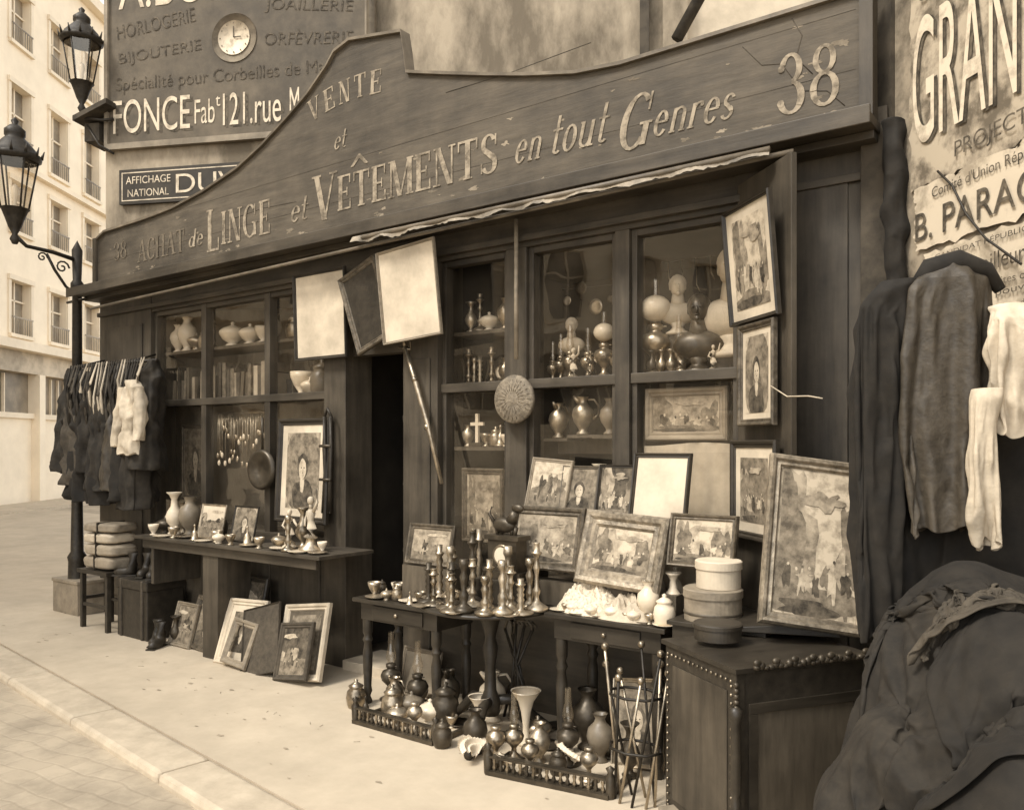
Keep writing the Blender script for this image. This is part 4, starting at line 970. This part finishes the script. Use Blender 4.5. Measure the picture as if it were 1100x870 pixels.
for (x, p, m, k) in ((-3.66, P_VASE, 'pewter', .5), (-3.42, P_JAR, 'brass', .6), (-3.33, P_CUP, 'porcelain', .9), (-3.5, P_CUP, 'brass', 1), (-3.38, P_BELL, 'pewter', .9)): turned('vase', p, (x, Yw-.03, 1.647), m, k)
for (x, p, m, k) in ((-3.66, P_VASE2, 'pewter', .7), (-3.5, P_TUREEN, 'porcelain', .7), (-3.36, P_VASE, 'brass', .7), (-3.58, P_C1, 'brass', .9)): turned('vase', p, (x, Yw, 2.427), m, k)
small_clock((-3.43, .2, 2.057), 1.0); small_clock((-2.9, .2, 1.276), 1.3); small_clock((-5.0, .15, 2.527), 1.2)
b = MB(); b.box(-.012, .012, -.01, .01, 0, .22, 'porcelain'); b.box(-.055, .055, -.009, .009, .14, .162, 'porcelain'); b.box(-.05, .05, -.03, .03, -.0, .025, 'bronze'); b.obj('crucifix', None, (-3.57, .09, 1.648))
for (x, k, z) in ((-2.92, .75, 1.70), (-2.74, .8, 1.72)):
    jug((x, .10, z), 'pewter', k, R.random()*3)
b = MB()
for x, zz in ((-2.92, 1.70), (-2.74, 1.72)): b.box(x-.09, x+.09, .06, .25, zz-.02, zz-.001, 'midwood')
b.box(-3.03, -2.47, .26, .28, 1.60, 1.72, 'midwood'); b.box(-2.65, -2.48, .06, .25, 1.695, 1.718, 'midwood'); b.obj('bracket_shelf')
turned('vase', P_VASE, (-2.56, .12, 1.72), 'earthen', .75)
for i in range(10): turned('vase', R.choice([P_VASE, P_VASE2, P_JAR, P_BOTTLE, P_TUREEN]), (-3.0+.13*i if i < 4 else -3.0+.05*i, .12+.05*R.random(), 1.276), R.choice(['brass', 'pewter', 'earthen', 'porcelain']), .6+.3*R.random())
b = MB()
for i in range(5):
    b.M = Matrix.Translation((-2.98+.11*i, .3, 2.60+.08*math.sin(i*2))) @ Matrix.Rotation(rad(90), 4, 'X'); b.lathe(P_PLATE, (0, 0, 0), ['pewter', 'bronze'][i % 2], 20, .3+.1*(i % 3))
b.M = Matrix(); b.tube([(-3.03, .31, 2.68), (-2.47, .31, 2.66)], .004, 'iron', 5); b.tube([(-2.3, .30, 2.76), (-1.73, .30, 2.76)], .004, 'iron', 5)
for i in range(6):
    x = -2.26+.09*i; b.tube([(x, .30, 2.76), (x+.01, .29, 2.66-.03*(i % 3)), (x+.03, .29, 2.62-.03*(i % 3))], .004, 'brass', 5)
b.obj('hanging_plates')
for (x, p, m, k) in ((-7.25, P_VASE, 'porcelain', .9), (-7.1, P_VASE, 'porcelain', 1.1), (-6.95, P_TUREEN, 'pewter', .9), (-6.8, P_JAR, 'pewter', .9), (-6.68, P_C1, 'brass', .9), (-6.4, P_TUREEN, 'porcelain', 1.2), (-6.15, P_TUREEN, 'porcelain', 1.0), (-5.97, P_CUP, 'porcelain', 1.6), (-5.82, P_VASE, 'porcelain', .8), (-5.55, P_JAR, 'brass', 1), (-5.4, P_CUP, 'porcelain', 1.5), (-5.2, P_VASE2, 'pewter', 1)):
    turned('vase', p, (x, .15, 2.527), m, k)
b = MB(); x = -7.25
while x < -5.8:
    wd = .03+.03*R.random(); h = .2+.14*R.random()
    tlt = .12*(R.random()-.3) if R.random() < .3 else 0
    b.M = Matrix.Translation((x, 0, 2.056)) @ Matrix.Rotation(tlt, 4, 'Y'); b.box(0, wd-.003, .08+.03*R.random(), .3, 0, h, R.choice(['book', 'paperold', 'leather', 'midwood', 'clothgrey', 'card'])); x += wd+.004
b.M = Matrix(); b.obj('row_of_books')
turned('vase', P_CUP, (-5.45, .14, 2.056), 'porcelain', 2.2); turned('vase', P_JAR, (-5.2, .14, 2.056), 'earthen', 1.3); top_hat((-5.58, .18, 2.056), .9); turned('vase', P_TUREEN, (-5.3, .1, 2.056), 'porcelain', .8)
b = MB(); b.box(-.1, .1, -.08, .08, 0, .12, 'card'); b.obj('cardboard_box', None, (-5.08, .2, 2.056))
frame('picture_frame', .42, .7, (-7.0, .18, 1.15), .04, .03, 'giltdark', 'engraving', seed=41, kind='port')
frame('picture_frame', .4, .5, (-5.35, .32, 2.1), .03, .03, 'giltdark', 'painting', seed=44)
b = MB()
for i in range(34):
    x = -6.48+.022*i; z = 1.92+.02*math.sin(i); ln = .08+.34*R.random()
    b.tube([(x, .06, z), (x+.005, .05, z-ln)], .0035, 'pewter', 5); b.ball((x+.005, .05, z-ln-.02), .022, R.choice(['porcelain', 'pewter', 'brass']), (.8, .5, 1.2), 8, 6)
b.tube([(-6.5, .06, 1.94), (-5.72, .06, 1.93)], .006, 'brass', 6); b.obj('hanging_trinkets')
frame('picture_frame', .6, .8, (-5.12, -.13, 1.06), .05, .04, 'darkwood', 'engraving', matw=.06, seed=52, lean=rad(-3), kind='port')
b = MB(); b.M = Matrix.Rotation(rad(90), 4, 'X')
b.lathe([(0, .01), (.06, .012), (.065, .02), (.12, .022), (.13, .03), (.155, .03), (.165, .0)], (0, 0, 0), 'bronze', 32); b.M = Matrix(); b.tube([(0, 0, .16), (0, 0, .42)], .01, 'bronze', 8)
b.obj('copper_pan', None, (-5.62, -.12, 1.46))
frame('picture_frame', .33, .28, (-5.95, -.38, .905), .015, .015, 'pewter', 'paper', lean=rad(-12), seed=61, kind='land')
frame('picture_frame', .3, .28, (-5.58, -.34, .905), .015, .015, 'darkwood', 'engravinglight', lean=rad(-12), seed=62)
b = MB()
for dx, ph in ((0, 0), (.07, 1)):
    b.tube([(dx, 0, .72), (dx+.02, -.02, .5), (dx+.02*math.sin(ph+2), -.01, .3), (dx+.01, -.02, 0)], [.014, .018, .016, .02], 'leather', 6)
b.tube([(0, 0, .72), (.03, 0, .78), (.07, 0, .72)], .012, 'leather', 6)
for z in (.25, .5): b.tube([(-.02, -.03, z), (.1, -.03, z)], .012, 'bronze', 6)
b.obj('leather_strap', None, (-4.86, -.13, 1.15))
for (x, y, p, m, k) in ((-6.65, -.45, P_CUP, 'porcelain', 1), (-6.5, -.35, P_VASE2, 'porcelain', 1.2), (-6.35, -.3, P_VASE, 'earthen', 1.1), (-6.6, -.2, P_VASE, 'pewter', .9), (-6.2, -.42, P_PLATE, 'pewter', 1), (-6.1, -.2, P_JAR, 'bronze', 1), (-5.75, -.45, P_CUP, 'pewter', 1),
                        (-5.3, -.47, P_PLATE, 'pewter', .8), (-4.95, -.45, P_PLATE, 'porcelain', .9), (-4.7, -.5, P_PLATE, 'porcelain', .8), (-4.55, -.46, P_PLATE, 'pewter', .7), (-4.9, -.3, P_VASE2, 'brass', 1), (-4.82, -.5, P_C2, 'brass', .9), (-5.5, -.5, P_CUP, 'brass', .9), (-6.42, -.5, P_PLATE, 'porcelain', .8),
                        (-6.72, -.3, P_TUREEN, 'bronze', .8), (-6.3, -.48, P_CUP, 'pewter', 1), (-6.0, -.48, P_BELL, 'brass', .8), (-5.85, -.5, P_PLATE, 'porcelain', .7), (-5.65, -.5, P_TUREEN, 'porcelain', .5), (-5.4, -.42, P_BELL, 'pewter', .9), (-5.15, -.5, P_CUP, 'pewter', .9), (-5.05, -.4, P_TUREEN, 'pewter', .6), (-4.62, -.36, P_CUP, 'porcelain', .8)):
    turned('vase' if p in (P_VASE, P_VASE2, P_JAR, P_TUREEN) else ('candlestick' if p in (P_C1, P_C2) else 'small_dish'), p, (x, y, .901), m, k)
b = MB(); b.lathe([(0, 0), (.09, 0), (.09, .02), (.04, .05), (.03, .09), (.05, .1)], (0, 0, 0), 'pewter', 18)
b.tube([(0, 0, .1), (.012, 0, .16), (.0, 0, .22), (0, 0, .27), (0, 0, .3)], [.05, .035, .022, .036, .016], 'plasterwhite', 12); b.tube([(0, 0, .3), (0, 0, .34)], [.014, .012], 'plasterwhite', 8); b.ball((0, 0, .36), .025, 'plasterwhite', (1, 1, 1.2)); b.tube([(.03, 0, .28), (.07, 0, .35), (.065, 0, .45)], [.012, .01, .008], 'plasterwhite', 8); b.tube([(-.03, 0, .28), (-.06, 0, .22), (-.03, -.03, .18)], [.012, .01, .008], 'plasterwhite', 8)
b.obj('statuette', None, (-4.72, -.38, .901))
figurine((-4.98, -.36, .901), 'plasterwhite', 1.1, .5, 0)

frame('picture_frame', .46, .50, (-5.42, -.52, 0), .05, .035, 'paper', 'painting', matw=.05, lean=rad(-20), roll=rad(-3), seed=71, kind='port')
frame('picture_frame', .30, .34, (-5.36, -.57, .02), .05, .03, 'lightwood', 'open', lean=rad(-20), roll=rad(4))
frame('picture_frame', .40, .50, (-5.06, -.56, 0), .008, .02, 'clothgrey', 'clothgrey', lean=rad(-16), roll=rad(-16), fig=False)
frame('picture_frame', .46, .54, (-4.70, -.50, 0), .05, .04, 'plasterwhite', 'paintingmid', matw=.03, lean=rad(-18), roll=rad(-8), seed=73, matm='midwood', kind='port')
frame('picture_frame', .34, .40, (-4.70, -.57, .02), .04, .03, 'clothgrey', 'painting', lean=rad(-18), roll=rad(-8), seed=74, kind='land')
frame('picture_frame', .5, .62, (-5.7, -.3, 0), .04, .03, 'darkwood', 'painting', lean=rad(-12), seed=75)
frame('picture_frame', .4, .42, (-6.05, -.40, 0), .04, .03, 'giltdark', 'painting', lean=rad(-16), roll=rad(5), seed=76, kind='port')
frame('picture_frame', .3, .36, (-6.3, -.42, 0), .03, .03, 'lightwood', 'paintingmid', lean=rad(-16), seed=77, kind='land')
b = MB(); b.box(0, .5, 0, .35, 0, .33, 'card'); b.box(-.01, .51, -.01, .36, .30, .335, 'card'); b.obj('wooden_crate', None, (-8.72, -.32, 0), (0, 0, 0), bevel=.006)
b = MB()
b.box(-.26, .26, -.17, .17, .50, .535, 'darkwood')
for x in (-.22, .22):
    for y in (-.13, .13): b.box(x-.02, x+.02, y-.02, y+.02, 0, .5, 'darkwood')
b.box(-.2, .2, -.145, -.12, .2, .23, 'darkwood'); b.box(-.2, .2, .12, .145, .2, .23, 'darkwood'); b.box(-.235, -.205, -.11, .11, .25, .28, 'darkwood')
b.obj('stool', None, (-7.5, -.38, 0), bevel=.003)
def bundle(loc, sx, sy, sz, mat, rz=0):
    b = MB()
    def f(p):
        return 1/(abs(p.x)**7+abs(p.y)**7+abs(p.z)**5)**(1/7.)*(1+.04*noise.noise(p*5+Vector((sz*99, rz, 0))))
    b.ball((0, 0, 0), 1, mat, (sx, sy, sz), 40, 26, f)
    b.box(-.006, .006, -sy*1.06, sy*1.06, -sz*1.05, sz*1.07, 'leather')
    b.obj('tied_bundle', None, loc, (0, 0, rz))
for i, (m, a_, h_) in enumerate([('card', .24, .06), ('paperold', .22, .055), ('plasterwhite', .2, .05), ('card', .21, .045)]): bundle((-7.5+.02*(i % 2), -.38, [.6, .715, .82, .915][i]), a_, .14, h_, m, .07*i)
b = MB(); b.box(-.24, .24, -.17, .17, 0, .42, 'leather'); b.box(-.25, .25, -.18, .18, .4205, .50, 'leather')
for x in (-.17, .17): b.box(x-.015, x+.015, -.185, .185, .001, .505, 'clothbrown')
b.obj('leather_trunk', None, (-6.92, -.32, 0), bevel=.008)
def boot(loc, rz):
    b = MB(); b.tube([(0, 0, .2), (0, 0, .1), (0, -.01, .05), (0, -.05, .035), (0, -.12, .03), (0, -.16, .025)], [.045, .04, .045, .042, .04, .02], 'leather', 12); b.box(-.035, .035, -.17, .04, 0, .012, 'leather'); b.obj('boot', None, loc, (0, 0, rz))
boot((-7.0, -.3, .506), .6); boot((-6.86, -.32, .506), .8); boot((-7.1, -.38, .506), -.9)
boot((-6.56, -.46, 0), .7); boot((-6.45, -.5, 0), .5); turned('urn', P_VASE2, (-6.40, -.40, 0), 'bronze', .8)

# left rack of clothes
b = MB(); b.tube([(-8.35, -.3, 2.42), (-6.85, -.3, 2.40)], .014, 'iron'); b.tube([(-7.3, -.3, 2.41), (-7.3, -.05, 2.5)], .01, 'iron'); b.tube([(-8.3, -.3, 2.42), (-8.2, -.05, 2.5)], .01, 'iron'); b.obj('clothes_rail')
spec = [(-8.28, 'clothdark', 1.0, .14), (-8.12, 'clothgrey', 1.1, .12), (-7.98, 'clothblack', 1.2, .15), (-7.82, 'clothdark', 1.0, .10), (-7.68, 'clothblack', 1.25, .14), (-7.54, 'clothdark', 1.1, .14), (-7.38, 'clothbrown', 1.15, .12), (-7.2, 'clothblack', 1.2, .14), (-7.05, 'clothdark', 1.25, .12), (-6.92, 'clothdark', .95, .11)]
for i, (x, m_, ln, hw) in enumerate(spec):
    b = MB(); z0 = 2.40-.03*(i % 3)
    sway = .03*math.sin(i*2.1)
    cloth(b, [(z0, x, -.3, .03, .03), (z0-.06, x, -.31, hw*.5, .05), (z0-.16, x, -.32, hw*.85, .07), (z0-.5, x+sway, -.34-.02*(i % 2), hw*.95, .09), (z0-ln, x+sway*1.5, -.36, hw*1.2, .12)], m_, 5, .5, i*2.7, 64, 60, rz=.6*math.sin(i*3), wr=.03)
    b.tube([(x-hw*.7, -.30, z0-.13), (x-hw*1.1, -.36, z0-.4), (x-hw*1.05, -.4, z0-.72)], [.035, .045, .04], m_, 10)
    b.obj('hanging_coat')
b = MB()
for i in range(30):
    x = -8.2+.045*i; z1 = 2.2-.25*R.random(); sw = .09*(R.random()-.4)
    b.tube([(x, -.39, 2.42), (x+.03+sw*.5, -.46, z1+.08), (x+.03+sw, -.46, z1), (x+.05+sw*1.5, -.44, z1-.25)], [.006, .012, .016, .009], R.choice(['linen', 'clothgrey', 'paperold', 'clothdark', 'clothdark']), 6)
b.obj('hanging_ribbons')
b = MB(); cloth(b, [(2.22, -6.98, -.45, .04, .03), (2.15, -6.98, -.46, .12, .04), (1.9, -6.96, -.46, .10, .06), (1.78, -6.96, -.46, .09, .06), (1.58, -6.97, -.46, .14, .07)], 'linen', 5, .5, 9, 64, 60, wr=.022)
cloth(b, [(2.16, -7.08, -.46, .04, .035), (1.9, -7.15, -.48, .045, .035), (1.65, -7.16, -.50, .03, .025)], 'linen', 3, .4, 4, 28, 36, wr=.015); cloth(b, [(2.16, -6.88, -.45, .04, .035), (1.9, -6.82, -.47, .045, .035), (1.7, -6.80, -.5, .03, .025)], 'linen', 3, .4, 5, 28, 36, wr=.015)
b.obj('white_blouse')

# ------------------------------------------------------------------ poster wall
PWA = math.atan2(-.678, .735)
def pw(t, z, off=0): return (-.9+.735*t-.678*off, -.1-.678*t-.735*off, z)
e = empty('poster_wall', (-.9, -.1, 0), PWA)
b = MB(); b.box(0, 3.2, 0, .5, 0, 9, 'posterwall'); b.box(-.14, 0, -.02, .4, 0, 9, 'soot'); b.obj('wall', e)
def poster(name, t0, t1, z0, z1, mat, off):
    pe = empty(name); b = MB(); b.M = facemat(*pw(0, 0, off), PWA)
    vs = []; fs = []; nx, nz = 30, 30
    for j in range(nz+1):
        for i in range(nx+1):
            x = lerp(t0, t1, i/nx); z = lerp(z0, z1, j/nz)
            if i in (0, nx): x += .03*noise.noise(Vector((j*.9, t0, z0)))
            if j in (0, nz): z += .03*noise.noise(Vector((i*.9, z0, 4)))
            vs.append((x, z, .0025*noise.noise(Vector((x*8, z*8, 0)))))
    for j in range(nz):
        for i in range(nx): fs.append((j*(nx+1)+i, j*(nx+1)+i+1, (j+1)*(nx+1)+i+1, (j+1)*(nx+1)+i))
    b.add(vs, fs, mat, True); b.obj('sheet', pe); return pe
def pt(pe, s_, t, z, w_, h, mat='ink', off=.02, roll=0): text(pe, s_, *pw(t, z, off), PWA, w_, h, mat, roll=roll)
pe = poster('wall_poster', .12, 1.25, 2.80, 4.3, 'posterold', .008)
pt(pe, 'GRAND', .165, 2.98, .78, .56, 'ink', .014); pt(pe, 'GRAND', .15, 2.99, .78, .56, 'letterwhite', .018)
pt(pe, 'PROJECTIONS', .42, 2.84, .62, .085, 'ink'); pt(pe, 'SALLE DES', .2, 3.62, .6, .12, 'ink')
pe = poster('wall_poster', .16, 1.25, 2.52, 2.80, 'poster', .012)
pt(pe, "Comité d'Union Républicaine", .28, 2.715, .72, .06, 'ink'); pt(pe, 'B. PARACHE', .17, 2.56, .9, .125, 'ink')
pe = poster('wall_poster', .22, 1.25, 1.95, 2.50, 'poster', .008)
pt(pe, 'CANDIDAT RÉPUBLICAIN', .3, 2.455, .6, .028); pt(pe, 'Aux Travailleurs Français', .24, 2.33, .9, .085)
pt(pe, 'la loi sur les retraites ouvrières', .28, 2.28, .7, .03); pt(pe, 'provient de pouvoir', .28, 2.23, .6, .035)
for i in range(6): pt(pe, ['la loi sur les accidents du travail et', 'les syndicats ouvriers de la Seine', 'les lois de protection du travail'][i % 3], .28, 2.18-i*.04, .75, .024)
b = MB(); b.tube([pw(.33, 2.83, .03), pw(.42, 2.74, .03), pw(.5, 2.60, .03), pw(.62, 2.47, .04), pw(.8, 2.33, .04)], .005, 'iron', 6)
b.tube([pw(.5, 1.75, .03), pw(.7, 1.62, .03), pw(.9, 1.55, .03)], .006, 'iron', 6); b.obj('wall_cable')
b = MB(); cloth(b, [(3.15, -.90, -.16, .03, .03), (2.9, -.89, -.17, .05, .04), (2.6, -.88, -.18, .04, .03), (2.35, -.88, -.18, .012, .01)], 'clothblack', 3, .6, 4, 30, 40, wr=.025); b.obj('hanging_rag')
b = MB(); b.tube([(-1.36, -.47, 1.93), (-1.24, -.6, 1.87), (-1.10, -.75, 1.86), (-1.0, -.9, 1.84)], .003, 'linen', 5); b.obj('string')

# ------------------------------------------------------------------ street lamps
def lantern(b, c, k=1):
    x, y, z = c
    b.lathe([(.02, -.28), (.04, -.24), (.02, -.2), (.05, -.14), (.07, -.08), (.10, 0), (.115, .01)], c, 'iron', 12, k)
    b.lathe([(.10, .01), (.17, .42)], c, 'lampglass', 6, k, smooth=False)
    for i in range(6):
        a = 2*math.pi*i/6
        b.tube([(x+.10*k*math.cos(a), y+.10*k*math.sin(a), z+.01*k), (x+.172*k*math.cos(a), y+.172*k*math.sin(a), z+.42*k)], .008*k, 'iron', 6)
    b.lathe([(.165, .40), (.20, .42), (.20, .45), (.175, .46), (.16, .50), (.09, .58), (.07, .60), (.08, .62), (.08, .66), (.04, .70), (.02, .71), (.03, .74), (0, .77)], c, 'iron', 18, k)
    for i in range(12):
        a = 2*math.pi*i/12; b.tube([(x+.195*k*math.cos(a), y+.195*k*math.sin(a), z+.44*k), (x+.215*k*math.cos(a), y+.215*k*math.sin(a), z+.51*k)], [.014*k, .004*k], 'iron', 5)
    b.lathe([(.012, 0), (.02, .1), (.03, .16), (.02, .2), (0, .22)], c, 'porcelain', 8, k)
b = MB()
b.lathe([(.12, 0), (.12, .1), (.09, .13), (.08, .5), (.09, .55), (.06, .6), (.05, 1.2), (.045, 3.2), (.06, 3.22), (.06, 3.27), (.04, 3.3), (.05, 3.6), (.02, 3.66), (0, 3.7)], (0, 0, 0), 'iron', 16)
b.tube([(0, 0, 3.50), (.04, -.25, 3.53), (.10, -.52, 3.53), (.12, -.62, 3.6)], [.022, .02, .018, .02], 'iron', 8)
b.tube([(0, 0, 3.15), (.02, -.12, 3.22), (.05, -.24, 3.36), (.06, -.32, 3.50)], .014, 'iron', 8)
sp = [(0.03, -.16+.07*math.cos(i*.6)*(1-i/16), 3.40+.07*math.sin(i*.6)*(1-i/16)) for i in range(15)]; b.tube(sp, .009, 'iron', 6)
sp = [(0.06, -.36+.05*math.cos(i*.6)*(1-i/16), 3.46+.05*math.sin(i*.6)*(1-i/16)) for i in range(15)]; b.tube(sp, .008, 'iron', 6)
b.tube([(-.2, 0, 3.1), (.2, 0, 3.1)], .014, 'iron', 8)
lantern(b, (.12, -.63, 3.84), 1.12)
b.obj('street_lamp', None, (-8.47, -.2, 0))
b = MB()
b.tube([(.25, .2, -.35), (.2, .1, -.38), (0, 0, -.34), (0, 0, -.26)], .016, 'iron', 8); b.tube([(.25, .2, -.7), (.15, .1, -.62), (.05, .03, -.42)], .012, 'iron', 8)
lantern(b, (0, 0, 0), 1.02); b.obj('wall_lantern', None, (-8.58, -.1, 5.32))
print('done', len(bpy.data.objects))
